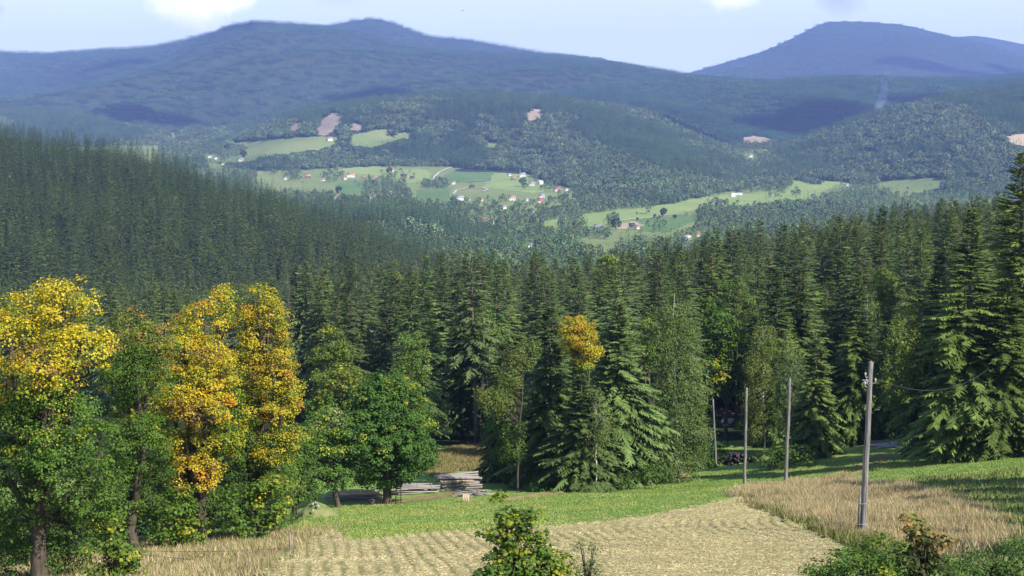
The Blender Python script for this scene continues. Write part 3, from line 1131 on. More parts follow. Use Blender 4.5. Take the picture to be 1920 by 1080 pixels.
SPC = (0.058, 0.098, 0.042)
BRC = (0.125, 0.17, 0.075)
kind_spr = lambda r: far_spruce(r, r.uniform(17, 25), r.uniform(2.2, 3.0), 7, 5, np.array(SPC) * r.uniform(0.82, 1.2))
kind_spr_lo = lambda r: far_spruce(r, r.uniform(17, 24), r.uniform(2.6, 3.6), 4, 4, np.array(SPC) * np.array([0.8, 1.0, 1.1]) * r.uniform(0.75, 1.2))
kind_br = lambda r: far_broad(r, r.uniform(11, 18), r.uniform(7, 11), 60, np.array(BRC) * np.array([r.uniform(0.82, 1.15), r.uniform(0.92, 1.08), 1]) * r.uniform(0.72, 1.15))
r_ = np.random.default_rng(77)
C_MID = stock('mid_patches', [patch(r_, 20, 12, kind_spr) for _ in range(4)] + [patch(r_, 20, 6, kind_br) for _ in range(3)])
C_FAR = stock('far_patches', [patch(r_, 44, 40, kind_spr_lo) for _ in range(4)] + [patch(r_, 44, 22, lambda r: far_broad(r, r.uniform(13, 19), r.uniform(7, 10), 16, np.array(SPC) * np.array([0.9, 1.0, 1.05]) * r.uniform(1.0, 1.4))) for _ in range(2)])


def hill_tree(seed, **kw):
    r = np.random.default_rng(seed)
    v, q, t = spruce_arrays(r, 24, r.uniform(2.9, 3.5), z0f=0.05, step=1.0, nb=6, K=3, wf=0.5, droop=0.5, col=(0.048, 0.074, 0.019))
    return mesh_from('hill_spruce', v, [q], M_SPRUCE, tint=t)


def hill_broad(seed, col):
    r = np.random.default_rng(seed)
    v, q, t = far_broad(r, 17, 9, 260, col)
    return mesh_from('hill_broadleaf', v, [q], M_SPRUCE, tint=t)


C_HILL = stock('hill_trees', [hill_tree(300 + i) for i in range(5)] + [hill_broad(310, (0.07, 0.1, 0.025)), hill_broad(311, (0.085, 0.12, 0.035))])


def cover(sheet, spacing, px0, px1, t0=0.0, t1=1.12):
    """jittered points over a sheet within the given pixel range"""
    a0, a1 = float(ray_dir(px0, 230)[0]), float(ray_dir(px1, 230)[0])
    aa = np.linspace(a0, a1, 400)
    dc, _, df, _ = sheet.prof(aa)
    D0, D1 = (df + (dc - df) * t0).min(), (df + (dc - df) * t1).max()
    xs = np.arange(min(a0 * D0, a0 * D1), max(a1 * D0, a1 * D1), spacing)
    ys = np.arange(D0, D1, spacing)
    X, Y = np.meshgrid(xs, ys)
    X = X + rng.uniform(-0.42, 0.42, X.shape) * spacing
    Y = Y + rng.uniform(-0.42, 0.42, Y.shape) * spacing
    X, Y = X.ravel(), Y.ravel()
    a = X / Y
    k = (a > a0) & (a < a1)
    X, Y, a = X[k], Y[k], a[k]
    dc, _, df, _ = sheet.prof(a)
    t = (Y - df) / (dc - df)
    k = (t > t0) & (t < t1)
    X, Y, a = X[k], Y[k], a[k]
    Z = sheet.h(a, Y)
    px, py = project(X, Y, Z)
    return X, Y, Z, px, py


def front_px(Y):
    """how many photo pixels a tree in front of a clearing covers"""
    return 20.0 * F / Y


def forest(name, sheet, spacing, px0, px1, coll, nspr, nbr, label, holes=(), t0=0.0, t1=1.12, br=0.25, brlen=300.0, sc=1.0, sink=1.0, extra_br=(), vary=0.18):
    X, Y, Z, px, py = cover(sheet, spacing, px0, px1, t0, t1)
    keep = np.ones(len(X), bool)
    jx = (fbm(px / 9, py / 5, 2) - 0.37) * 10
    jy = (fbm(px / 9 + 40, py / 5, 2) - 0.37) * 4
    for poly in holes:
        keep &= ~inpoly(px + jx, py + jy, poly)
        keep &= ~inpoly(px + jx, py + jy - 0.65 * front_px(Y), poly)
        keep &= ~inpoly(px + jx, py + jy - 0.3 * front_px(Y), poly)
    X, Y, Z, px, py = X[keep], Y[keep], Z[keep], px[keep], py[keep]
    n = len(X)
    nb_ = fbm(X / brlen + 3, Y / brlen + 8, 4)
    th = np.quantile(nb_, 1 - br)
    isb = (nb_ + rng.normal(0, 0.03, n)) > th
    for poly in extra_br:
        isb |= inpoly(px, py, poly) & (rng.random(n) < 0.75)
    idx = np.where(isb, nspr + rng.integers(0, max(nbr, 1), n), rng.integers(0, nspr, n))
    s = sc * rng.uniform(1 - vary * 1.2, 1 + vary, n) * (1.0 if coll is C_FAR else 0.85 + 0.35 * fbm(X / 140, Y / 140, 2))
    scl = np.column_stack([s * rng.uniform(0.95, 1.1, n), s * rng.uniform(0.95, 1.1, n), s])
    return scatter(name, coll, np.column_stack([X, Y, Z - sink]), scl, rng.uniform(0, 6.28, n), idx, label)


HOLE = lambda zs: [z[1] for z in zs]
forest('hillside_forest', LEFT, 7.0, -200, 1180, C_HILL, 5, 2, 'dense dark spruce forest covering the hillside on the left', t0=0.02, t1=1.3, br=0.004, brlen=60, sc=1.04, vary=0.4)
forest('tongue_forest', TONGUE, 17, 250, 1120, C_MID, 4, 3, 'dark blue green wood on the low spur behind the left hillside', br=0.12, t1=1.2)
MIDHOLE = HOLE(MIDZ) + [[(380, 300), (420, 292), (440, 300), (400, 306)]]
forest('middle_hill_forest', MID, 17, 160, 1540, C_MID, 4, 3, 'mixed forest covering the round middle hill above the village', holes=MIDHOLE, br=0.36, brlen=260,
       extra_br=[[(420, 300), (440, 245), (520, 225), (600, 240), (720, 240), (740, 262), (600, 300), (480, 305)], [(880, 330), (1000, 225), (1250, 330), (1300, 380), (1000, 340)], [(880, 265), (900, 225), (935, 222), (960, 300)]])
forest('right_ridge_forest', RIDGE, 18, 1250, 2200, C_MID, 4, 3, 'mixed forest on the long ridge sloping down from the right', holes=HOLE(RIDGEZ), br=0.34, brlen=240,
       extra_br=[[(1500, 335), (1600, 290), (1920, 300), (1920, 370), (1600, 345)]])
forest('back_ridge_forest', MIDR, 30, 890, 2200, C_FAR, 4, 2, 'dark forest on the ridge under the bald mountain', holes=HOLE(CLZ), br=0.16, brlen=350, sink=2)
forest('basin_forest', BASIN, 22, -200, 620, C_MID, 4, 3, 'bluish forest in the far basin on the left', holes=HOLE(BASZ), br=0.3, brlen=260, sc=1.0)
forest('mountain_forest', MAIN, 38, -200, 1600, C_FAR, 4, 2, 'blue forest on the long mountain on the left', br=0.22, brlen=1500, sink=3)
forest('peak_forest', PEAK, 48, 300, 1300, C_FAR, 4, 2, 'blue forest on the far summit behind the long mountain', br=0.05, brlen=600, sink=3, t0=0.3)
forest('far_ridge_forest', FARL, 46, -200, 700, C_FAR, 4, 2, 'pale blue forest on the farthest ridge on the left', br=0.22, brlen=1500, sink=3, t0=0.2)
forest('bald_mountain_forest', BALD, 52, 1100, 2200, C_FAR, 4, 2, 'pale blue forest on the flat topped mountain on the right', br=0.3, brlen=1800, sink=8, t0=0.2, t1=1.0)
# ---- the valley: woods, hedges and garden trees
C_VAL = stock('valley_trees', [patch(r_, 4, 1, kind_spr) for _ in range(4)] + [patch(r_, 4, 1, kind_br) for _ in range(6)])
OPEN = [
    [(480, 334), (560, 324), (640, 317), (700, 315), (830, 313), (860, 311), (900, 319), (985, 321), (1040, 340), (1062, 356), (1040, 366), (1000, 366), (960, 368), (900, 366), (850, 368), (840, 376), (780, 374), (760, 350), (700, 350), (690, 362), (640, 366), (600, 352), (490, 350)],
    [(1010, 418), (1100, 401), (1230, 388), (1320, 369), (1420, 360), (1490, 350), (1486, 338), (1592, 332), (1592, 346), (1500, 372), (1430, 378), (1380, 380), (1330, 374), (1300, 392), (1312, 410), (1250, 440), (1160, 438), (1120, 424), (1030, 431)],
    [(1640, 340), (1740, 333), (1775, 336), (1770, 352), (1700, 362), (1650, 348)],
    [(1090, 446), (1150, 450), (1175, 462), (1120, 470), (1088, 458)],
]
CLUMPS = [  # woods inside the open land: polygon, density, share of spruce
    ([(678, 352), (690, 336), (712, 332), (758, 338), (760, 362), (690, 372)], 0.9, 0.55),
    ([(793, 342), (840, 342), (845, 354), (793, 354)], 0.95, 0.5),
    ([(600, 330), (616, 322), (645, 326), (642, 340), (600, 344)], 0.35, 0.2),
    ([(530, 325), (565, 320), (568, 338), (530, 340)], 0.6, 0.2),
    ([(700, 322), (738, 312), (790, 330), (740, 340)], 0.12, 0.1),
    ([(960, 322), (1000, 326), (1062, 350), (1040, 366), (990, 352)], 0.25, 0.1),
    ([(1043, 432), (1050, 404), (1075, 402), (1100, 420), (1100, 436)], 0.9, 0.7),
    ([(1140, 412), (1150, 405), (1160, 412), (1152, 432), (1140, 432)], 0.6, 0.3),
    ([(1180, 428), (1230, 422), (1250, 432), (1220, 440), (1185, 440)], 0.25, 0.1),
    ([(1440, 362), (1500, 356), (1500, 368), (1440, 372)], 0.25, 0.2),
    ([(1380, 356), (1420, 350), (1480, 350), (1470, 360), (1400, 362)], 0.6, 0.2),
]
SPARSE = [([(840, 364), (1000, 364), (1075, 352), (1085, 385), (1010, 402), (880, 396)], 0.3), ([(880, 396), (1010, 402), (1010, 440), (930, 440), (880, 420)], 0.6),
          ([(480, 318), (760, 310), (760, 322), (480, 336)], 0.2)]


def build_valley_trees():
    sp = 9.0
    ys = np.arange(1000, 4250, sp)
    xs = np.arange(-900, 1300, sp)
    X, Y = np.meshgrid(xs, ys)
    X = (X + rng.uniform(-0.45, 0.45, X.shape) * sp).ravel()
    Y = (Y + rng.uniform(-0.45, 0.45, Y.shape) * sp).ravel()
    a = X / Y
    k = (a > -0.25) & (a < 0.42)
    X, Y, a = X[k], Y[k], a[k]
    Z = VAL.h(a, Y)
    px, py = project(X, Y, Z)
    top = Z * 0 - 1e9
    for sh in (MID, RIDGE):   # nothing where a hillside rises out of the valley floor
        dc, _, df, _ = sh.prof(a)
        top = np.maximum(top, np.where((Y > df) & (a >= sh.ac[0]) & (a <= sh.ac[-1]), sh.h(a, Y), -1e9))
    k = top < Z + 3
    X, Y, Z, px, py, a = X[k], Y[k], Z[k], px[k], py[k], a[k]
    jx = (fbm(px / 9, py / 5, 2) - 0.37) * 10
    jy = (fbm(px / 9 + 40, py / 5, 2) - 0.37) * 4
    big = fbm(X / 130, Y / 130, 3)
    dens = np.clip((big - 0.22) * 8, 0.35, 1.0)
    psp = np.clip((fbm(X / 220 + 50, Y / 220, 3) - 0.35) * 4, 0.05, 0.9)
    for poly, dd in SPARSE:
        m = inpoly(px + jx, py + jy, poly)
        dens[m] = dd
    for poly in OPEN:
        m = inpoly(px + jx, py + jy, poly) | inpoly(px + jx, py + jy - 0.45 * front_px(Y), poly)
        dens[m] = 0.008
    for poly, dd, ps in CLUMPS:
        m = inpoly(px + jx, py + jy, poly)
        dens[m] = dd
        psp[m] = ps
    for hx, hy in HOUSE_PX:
        dens[(np.abs(px - hx) < 9) & (py > hy - 3) & (py < hy + 9)] = 0
    k = rng.random(len(X)) < dens
    X, Y, Z, psp = X[k], Y[k], Z[k], psp[k]
    n = len(X)
    idx = np.where(rng.random(n) < psp, rng.integers(0, 4, n), 4 + rng.integers(0, 6, n))
    s = rng.uniform(0.45, 0.95, n)
    scatter('valley_woods', C_VAL, np.column_stack([X, Y, Z - 0.5]), s, rng.uniform(0, 6.28, n), idx, 'mixed woods and garden trees on the valley floor around the village')


# ---- houses of the village, each a thing: (x, y, width in photo px, walls, roof, turn, label)
W_, C_, B_ = M_WHITE, M_CREAM, M_BROWNW
R_, O_, GR_, D_ = M_REDROOF, M_ORROOF, M_GREYROOF, M_DARKROOF
HOUSES = [
    (618, 262, 11, W_, O_, 0.5, 'white house with orange roof beside the upper meadow under the clear-cut', 1),
    (653, 261, 7, W_, GR_, 0.2, 'small grey-roofed house right of the orange-roofed one on the upper meadow', 0),
    (778, 250, 8, W_, GR_, 0.1, 'lone white house at the far end of the upper meadow against dark forest', 0),
    (393, 294, 7, W_, GR_, 0.3, 'leftmost white house, peeping over the dark left hillside', 0),
    (404, 297, 6, W_, GR_, 0.6, 'small white house just right of the leftmost one above the left hillside', 0),
    (418, 308, 7, W_, O_, 0.2, 'white house lowest on the slope directly above the left hillside forest', 0),
    (452, 301, 11, C_, GR_, 0.1, 'long grey-roofed house below the yellowish left end of the upper meadow', 0),
    (535, 335, 6, W_, GR_, 0.3, 'small white house among trees at the left end of the village pasture', 0),
    (577, 333, 13, B_, O_, 0.15, 'broad brown house with orange roof on the left part of the village pasture', 1),
    (605, 338, 8, C_, O_, 1.2, 'cream gabled house right of the broad brown one', 0),
    (658, 331, 17, W_, O_, 0.1, 'long white farmhouse with wide orange roof at the edge of the bright meadow', 1),
    (646, 335, 8, C_, O_, 0.7, 'small cream house left in front of the long orange-roofed farmhouse', 0),
    (682, 333, 8, B_, O_, 0.3, 'small brown barn right of the long orange-roofed farmhouse', 0),
    (702, 334, 8, C_, O_, 0.2, 'cream cottage farthest right in the row by the long farmhouse', 0),
    (733, 320, 13, C_, R_, 0.15, 'red-roofed house with trees on top of the village pasture', 1),
    (757, 333, 13, B_, D_, 0.1, 'dark-roofed brown house in the middle of the village pasture', 1),
    (773, 334, 8, B_, D_, 0.4, 'small dark-roofed barn right beside the dark brown house', 0),
    (850, 344, 8, W_, GR_, 0.2, 'white house behind the dark tree row below the curving field road', 0),
    (885, 352, 10, B_, D_, 0.3, 'dark wooden house on the ring of road in the village', 1),
    (979, 330, 13, W_, GR_, 0.2, 'big white house highest at the right end of the village', 1),
    (963, 336, 9, B_, O_, 0.2, 'brown house left below the big white one', 0),
    (955, 328, 7, C_, GR_, 0.5, 'small pale house left of the big white one at the top of the village', 0),
    (997, 347, 12, C_, GR_, 0.1, 'long pale house between the two big white ones at the right of the village', 1),
    (1013, 344, 11, W_, W_, 0.7, 'white house with white roof right of the long pale one', 1),
    (1045, 357, 12, W_, R_, 0.2, 'white house with bright red roof at the right edge of the village', 1),
    (1062, 356, 6, W_, GR_, 0.4, 'small white house farthest right, past the bright red roof', 0),
    (1016, 369, 11, W_, GR_, 0.1, 'tall white house over the red-roofed one near the village centre', 1),
    (1013, 379, 13, C_, R_, 0.1, 'cream house with dull red roof in front of the tall white one', 1),
    (862, 374, 15, W_, GR_, 0.3, 'wide white house lowest left in the village, below the ring of road', 1),
    (879, 374, 6, W_, GR_, 0.1, 'small white shed right beside the wide white house', 0),
    (902, 376, 7, C_, O_, 0.5, 'small cream house between the wide white one and the centre of the village', 0),
    (960, 374, 14, W_, O_, 0.15, 'long white house with orange roof in the middle of the village', 1),
    (945, 390, 9, W_, GR_, 0.4, 'white house half hidden by trees below the long orange-roofed one', 0),
    (1000, 399, 10, W_, GR_, 0.2, 'white house on its own below the dull red roof', 0),
    (987, 375, 7, C_, GR_, 0.8, 'little grey-roofed cottage left of the tall white house', 0),
    (907, 414, 12, W_, R_, 0.1, 'red-roofed house among trees beyond the tongue of dark forest', 1),
    (922, 419, 8, W_, GR_, 0.6, 'white gable right below the red roof beyond the tongue of dark forest', 0),
    (888, 418, 5, W_, GR_, 0.2, 'tiny white hut left of the red roof beyond the tongue of dark forest', 0),
    (632, 370, 9, C_, O_, 0.2, 'pale house by the woods below the deep green field, at the left', 0),
    (707, 364, 11, B_, D_, 0.2, 'dark-roofed house under the round copse in the pasture', 0),
    (697, 371, 8, W_, GR_, 0.3, 'white house below the dark-roofed one at the foot of the round copse', 0),
    (733, 362, 6, W_, GR_, 0.9, 'small white gable right of the round copse in the pasture', 0),
    (993, 462, 8, W_, GR_, 0.2, 'white house just above the nearest spruce tops, left of centre gap', 0),
    (1121, 430, 16, W_, GR_, 0.15, 'white house with grey roof in front of the long strip meadow', 1),
    (1185, 425, 12, B_, D_, 0.2, 'brown dark-roofed house on the lower field of the strip meadow', 1),
    (1196, 428, 8, W_, O_, 0.3, 'small white house right in front of the brown one on the lower field', 0),
    (1385, 364, 14, W_, D_, 0.1, 'white farm with blue black roof on top of the strip meadow', 1),
    (1374, 367, 10, W_, W_, 0.1, 'low white annex left of the blue black roof', 0),
    (1326, 367, 6, W_, GR_, 0.3, 'tiny white house at the wood edge on the strip meadow', 0),
    (1289, 449, 13, W_, W_, 0.3, 'white building peeping over the right forest edge', 1),
    (1308, 442, 9, C_, R_, 0.3, 'red-roofed house right above the white building at the forest edge', 0),
    (1407, 293, 8, W_, GR_, 0.2, 'white house in the wooded side valley below the brown field', 0),
    (1364, 281, 6, W_, R_, 0.3, 'small red-roofed hut left of the brown field in the side valley', 0),
    (1319, 278, 5, W_, GR_, 0.3, 'tiny white hut left of the red-roofed hut in the side valley', 0),
    (1454, 264, 7, W_, R_, 0.3, 'red-roofed white house at the right end of the brown field', 0),
    (1778, 250, 9, W_, GR_, 0.5, 'lone white house in the forest of the right ridge', 0),
    (1817, 249, 8, GR_, GR_, 0.1, 'grey low house right of the lone white one on the right ridge', 0),
    (1375, 166, 6, W_, GR_, 0.3, 'tiny white hut high on the dark back ridge', 0),
    (1588, 347, 6, W_, GR_, 0.3, 'tiny white hut at the right corner of the bright upper field', 0),
    (1260, 222, 5, W_, GR_, 0.3, 'right one of two tiny white huts high on the middle hill', 0),
    (1252, 220, 4, W_, GR_, 0.3, 'left one of two tiny white huts high on the middle hill', 0),
]
HOUSE_PX = [(h[0], h[1]) for h in HOUSES]


def far_point(px, py):
    """first far surface met by the line of sight"""
    a, sl = ray_dir(px, py)
    a = float(a)
    best = None
    for sh in (VAL, MID, RIDGE, MIDR, BASIN):
        if sh is VAL:
            d = np.linspace(800, 4200, 1500)
        else:
            if not (sh.ac[0] < a < sh.ac[-1]):
                continue
            dc, _, df, _ = sh.prof(np.array(a))
            d = np.linspace(float(df), float(dc), 900)
        hh = float(sl) * d - sh.h(a + 0 * d, d)
        if (hh < 0).any():
            k = int(np.argmax(hh < 0))
            y = d[k]
            if best is None or y < best[1]:
                best = (a * y, y, float(sh.h(np.array(a), np.array(y))))
    return Vector(best)


def build_houses():
    for px, py, w, wall, roof, rz, label, big in HOUSES:
        p = far_point(px, py + 1.5)
        W = w * p.y / F * 0.85
        Dp = min(W * 0.8, 9.0)
        hw = min(max(W * 0.42, 3.0), 5.5)
        hr = min(Dp * 0.45, 3.8)
        t = thing('house', label, 'house', p - Vector((0, 0, 1.0)), rz)
        g = Geo()
        x, y = W / 2, Dp / 2
        z = hw + 1
        v = [(-x, -y, 0), (x, -y, 0), (x, y, 0), (-x, y, 0), (-x, -y, z), (x, -y, z), (x, y, z), (-x, y, z), (-x, 0, z + hr), (x, 0, z + hr)]
        g.add(v, [[0, 1, 5, 4], [2, 3, 7, 6]], None)
        g.add(v, None, [[1, 2, 6], [1, 6, 5], [5, 6, 9], [3, 0, 4], [3, 4, 7], [7, 4, 8]])
        link('wall', g.mesh('house_wall', wall), t)
        g = Geo()
        ov = 0.5
        th = 0.22
        for s in (-1, 1):
            a = [(-x - ov, s * (y + ov), z - hr * ov / y + 0.06), (x + ov, s * (y + ov), z - hr * ov / y + 0.06), (x + ov, 0, z + hr + 0.06), (-x - ov, 0, z + hr + 0.06)]
            b = [(p_[0], p_[1], p_[2] + th) for p_ in a]
            g.add(a + b, [[0, 1, 2, 3], [7, 6, 5, 4], [0, 4, 5, 1], [1, 5, 6, 2], [3, 2, 6, 7], [0, 3, 7, 4]])
        ro = link('roof', g.mesh('house_roof', roof), t)
        if big:
            g = Geo()
            g.box((x * 0.4, 0.6, z + hr), (0.8, 0.8, 2.2))
            link('chimney', g.mesh('house_chimney', M_BROWNW), ro)
            nwin = max(2, int(W / 3.2))
            for i in range(nwin):
                wx = -x + (i + 0.5) * W / nwin
                g = Geo()
                if i == nwin // 2:
                    g.box((wx, -y - 0.03, 2.1), (1.1, 0.12, 2.2))
                    link('door', g.mesh('house_door', M_BROWNW), t)
                else:
                    g.box((wx, -y - 0.03, 1 + hw * 0.55), (1.2, 0.1, 1.4))
                    link('window', g.mesh('house_window', M_PANE), t)


build_houses()
build_valley_trees()


def ribbon(name, pts, width, surf, mat, lift=0.4):
    P = []
    for (x0, y0), (x1, y1) in zip(pts[:-1], pts[1:]):
        for i in range(8):
            P.append((x0 + (x1 - x0) * i / 8, y0 + (y1 - y0) * i / 8))
    P.append(pts[-1])
    C = np.array([tuple(surf(*p)) for p in P])
    tg = unit(np.gradient(C[:, :2], axis=0))
    nrm = np.column_stack([-tg[:, 1], tg[:, 0], 0 * tg[:, 0]])
    w = width / 2
    a = C + nrm * w
    b = C - nrm * w
    v = np.vstack([a, b])
    v[:, 2] += lift
    n = len(C)
    i = np.arange(n - 1)
    q = np.stack([i, i + 1, n + i + 1, n + i], -1)
    o = link(name, mesh_from(name, v, [q], mat))
    return tag(o, kind='structure')


ribbon('road', [(812, 338), (816, 331), (824, 324), (836, 318), (848, 314), (858, 312)], 5, VAL.ray, M_TRACK, 1.5)
ribbon('road', [(1150, 417), (1180, 412), (1220, 409), (1250, 404), (1282, 402)], 4, VAL.ray, M_TRACK, 1.2)
ribbon('road', [(905, 345), (940, 338), (965, 336)], 3, VAL.ray, M_TRACK, 1.5)
ribbon('road', [(850, 365), (856, 358), (880, 353), (905, 353), (915, 356), (905, 360)], 4, VAL.ray, M_TRACK, 1.5)
ribbon('road', [(870, 340), (905, 339.5)], 6, VAL.ray, M_TRACK, 1.5)

# lone trees standing in the far pastures
FAR_TREES = [
    (1244, 406, 13, 'round tree standing alone beside the pale track on the strip meadow'),
    (1265, 411, 7, 'low round bush on the right part of the lower field'),
    (1012, 417, 7, 'small tree alone at the lower left end of the strip meadow'),
    (1195, 414, 5, 'small bush on the pale track left of the lone round tree'),
    (1228, 409, 6, 'bush on the pale track directly left of the lone round tree'),
    (457, 297, 12, 'dark round tree on the left end of the upper meadow'),
    (980, 350, 13, 'round dark tree left of the long pale house in the village'),
    (1155, 432, 18, 'broad tree clump right of the white house by the strip meadow'),
    (730, 327, 11, 'leafy tree in front of the red-roofed house on top of the pasture'),
    (635, 364, 12, 'round tree at the left edge of the deep green field'),
    (425, 283, 10, 'bushy tree at the upper edge of the yellowish meadow'),
]
ft = [mesh_from('far_round_tree', v, [q], M_FARLEAF, tint=t) for v, q, t in (far_broad(np.random.default_rng(400 + i), 13, 11, 130, (0.05, 0.075, 0.03)) for i in range(3))]
g_ = Geo()
g_.tube([(0, 0, -1), (0, 0, 6)], [0.35, 0.2], 5)
ftt = g_.mesh('far_tree_trunk', M_BARK)
for i, (px, py, w, lab) in enumerate(FAR_TREES):
    p = far_point(px, py)
    o = thing('round_tree', lab, 'tree', p, i * 1.3)
    k = w * p.y / F / 10
    o.scale = (k, k, k)
    link('crown', ft[i % 3], o)
    link('trunk', ftt, o)

# ---- the smoke rising from the side valley
def build_smoke():
    p0 = at(1656, 200, 4300)
    g = Geo()
    k = 4300 / F
    pts = [p0 + Vector((dx * k, dy, dz * k)) for dx, dy, dz in [(-12, 0, -12), (-8, 5, 2), (0, 8, 18), (4, 12, 34), (2, 10, 46), (12, 15, 58), (30, 20, 68)]]
    g.tube([tuple(p) for p in pts], [5 * k, 9 * k, 9 * k, 7 * k, 9 * k, 12 * k, 3 * k], 14)
    m, nt = new_mat('smoke_plume')
    out = nd(nt, 'ShaderNodeOutputMaterial')
    v = nd(nt, 'ShaderNodeVolumePrincipled')
    v.inputs['Color'].default_value = (0.75, 0.8, 1, 1)
    n = noise(nt, 0.035, 3, 0.6)
    d = mathn(nt, 'MULTIPLY', mathn(nt, 'MAXIMUM', mathn(nt, 'SUBTRACT', n, 0.42), 0.0), 0.085)
    nt.links.new(d, v.inputs['Density'])
    nt.links.new(v.outputs[0], out.inputs['Volume'])
    me = g.mesh('smoke', m, smooth_=True)
    tag(link('smoke', me), 'thin bluish plume of smoke rising from the side valley on the right', None, kind='stuff')


build_smoke()

# ------------------------------------------------------------------ the spruce forest behind the meadow
MEADOW_EDGE = [(0, 760), (560, 800), (640, 850), (700, 835), (800, 855), (820, 842), (920, 836), (925, 900), (1100, 880), (1250, 880), (1330, 800), (1340, 770), (1440, 765), (1460, 845), (1590, 800), (1700, 800), (1720, 850), (2400, 800), (2400, 1400), (-400, 1400), (-400, 800)]


def spruce_place(tx, ty, y, kind):
    """what a spruce looks like and which neighbour it stands by, from where its top shows"""
    look = ['dark spruce', 'slim spruce', 'broad dark spruce', 'thin bare-stemmed spruce', 'fresh green spruce', 'ragged narrow spruce', 'half dead grey spruce'][kind]
    sky_ = 'topping the skyline' if ty < np.interp(tx, [0, 560, 960, 1160, 1330, 1560, 1720, 2300], [535, 505, 490, 495, 455, 420, 395, 380]) else 'inside the stand'
    cuts = [(220, 'behind the yellow-topped maple at the left edge'), (420, 'behind the left golden maple'), (560, 'behind the right golden maple'), (680, 'behind the olive tree by the round maple'), (830, 'behind the round green maple'),
            (960, 'behind the timber stacks'), (1060, 'left of the orange tree'), (1140, 'around the orange tree'), (1230, 'between the orange tree and the tall birch'), (1320, 'behind the tall birch'), (1400, 'behind the two left poles'),
            (1500, 'behind the second pole from the right'), (1600, 'behind the small dark spruce'), (1700, 'behind the nearest pole'), (1800, 'behind the bushy sunlit spruce'), (9999, 'behind the tallest spruce at the right edge')]
    where = next(w for c, w in cuts if tx < c)
    lab = '%s %s %s' % (look, sky_, where)
    return lab, lab.replace('spruce', 'spruces', 1)


def build_spruce_forest():
    sp = 7.6
    ys = np.arange(118, 640, sp)
    xs = np.arange(-260, 330, sp)
    X, Y = np.meshgrid(xs, ys)
    X = (X + rng.uniform(-0.45, 0.45, X.shape) * sp).ravel()
    Y = (Y + rng.uniform(-0.45, 0.45, Y.shape) * sp).ravel()
    a = X / Y
    k = (a > -0.47) & (a < 0.5)
    X, Y, a = X[k], Y[k], a[k]
    Z = G(X, Y)
    px, py = project(X, Y, Z)
    # the clearing with the road, the bank above the timber and the open meadow stay free
    k = ~inpoly(px, py, MEADOW_EDGE)
    k &= ~((px > 1310) & (px < 1470) & (Y < 215))
    k &= ~((px > 780) & (px < 1010) & (Y < 172))
    k &= ~((px > 1560) & (px < 1720) & (Y < 158))
    k &= ~((px > 1230) & (px < 1310) & (Y < 150))
    X, Y, Z, px, py = X[k], Y[k], Z[k], px[k], py[k]
    n = len(X)
    H = rng.uniform(20, 28, n) * (0.86 + 0.22 * fbm(X / 40, Y / 40, 3) / 0.5)
    H = np.where(Y < 200, np.minimum(H, 25), H)
    # keep the treetops under the skyline that the photograph shows
    sky_x = np.array([-300, 0, 180, 260, 330, 400, 470, 560, 600, 660, 780, 870, 960, 1000, 1060, 1120, 1160, 1230, 1330, 1400, 1480, 1560, 1640, 1720, 1800, 1860, 2300])
    sky_y = np.array([500, 500, 520, 500, 492, 520, 512, 485, 465, 480, 474, 462, 458, 470, 482, 470, 470, 446, 428, 420, 404, 392, 380, 366, 364, 360, 350])
    lim = np.interp(px, sky_x, sky_y)
    _, sl = ray_dir(px, lim + rng.uniform(-10, 40, n) + 40 * (rng.random(n) < 0.3))
    Hm = sl * Y - Z
    H = np.where(H > Hm, Hm, H)
    grow = (H < Hm) & (Y > 250)
    k = (H > 9) & (rng.random(n) > 0.06)
    X, Y, Z, H, px, py = X[k], Y[k], Z[k], H[k], px[k], py[k]
    n = len(X)
    kind = rng.choice(7, n, p=[0.2, 0.15, 0.2, 0.13, 0.17, 0.12, 0.03])
    W = 1.1 * H / 26 * MID_R[kind]
    # which trees show: paint them far to near into a small picture
    BW, BH = 640, 360
    buf = -np.ones((BH, BW), int)
    order = np.argsort(-Y)
    yy = np.arange(BH)
    for i in order:
        tx, ty = project(X[i], Y[i], Z[i] + H[i])
        bx, by = project(X[i], Y[i], Z[i])
        tx, ty, by = tx / 3, ty / 3, by / 3
        hw = W[i] / Y[i] * F / 3
        r0, r1 = max(0, int(ty)), min(BH, int(by))
        for r in range(r0, r1):
            w = hw * min(1, (r - ty) / (by - ty) * 1.1) * 0.8
            c0, c1 = max(0, int(tx - w)), min(BW, int(tx + w) + 1)
            if c1 > c0:
                buf[r, c0:c1] = i
    # roughly what the trees in front of the forest hide
    for x0, x1, y0, y1 in [(0, 210, 520, 1080), (220, 560, 560, 1080), (560, 810, 700, 960), (920, 1330, 640, 960), (1700, 1920, 420, 860)]:
        buf[y0 // 3:y1 // 3, x0 // 3:x1 // 3] = -1
    cnt = np.bincount(buf[buf >= 0].ravel(), minlength=n)
    top = np.argsort(-cnt)[:270]
    sel = np.zeros(n, bool)
    sel[top[cnt[top] > 3]] = True
    for i in np.where(sel)[0]:
        p = (X[i], Y[i], Z[i])
        tx, ty = project(X[i], Y[i], Z[i] + H[i])
        lab, grp = spruce_place(float(tx), float(ty), Y[i], kind[i])
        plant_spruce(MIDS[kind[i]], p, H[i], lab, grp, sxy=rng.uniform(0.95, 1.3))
    r = ~sel
    s = H[r] / 26
    scatter('spruce_forest', stock('forest_spruces', [m[1] for m in MIDS]), np.column_stack([X[r], Y[r], Z[r]]), np.column_stack([s * 1.1, s * 1.1, s]), rng.uniform(0, 6.28, r.sum()), kind[r], 'rest of the dense spruce forest behind the meadow, its treetops one dark mass')


build_spruce_forest()

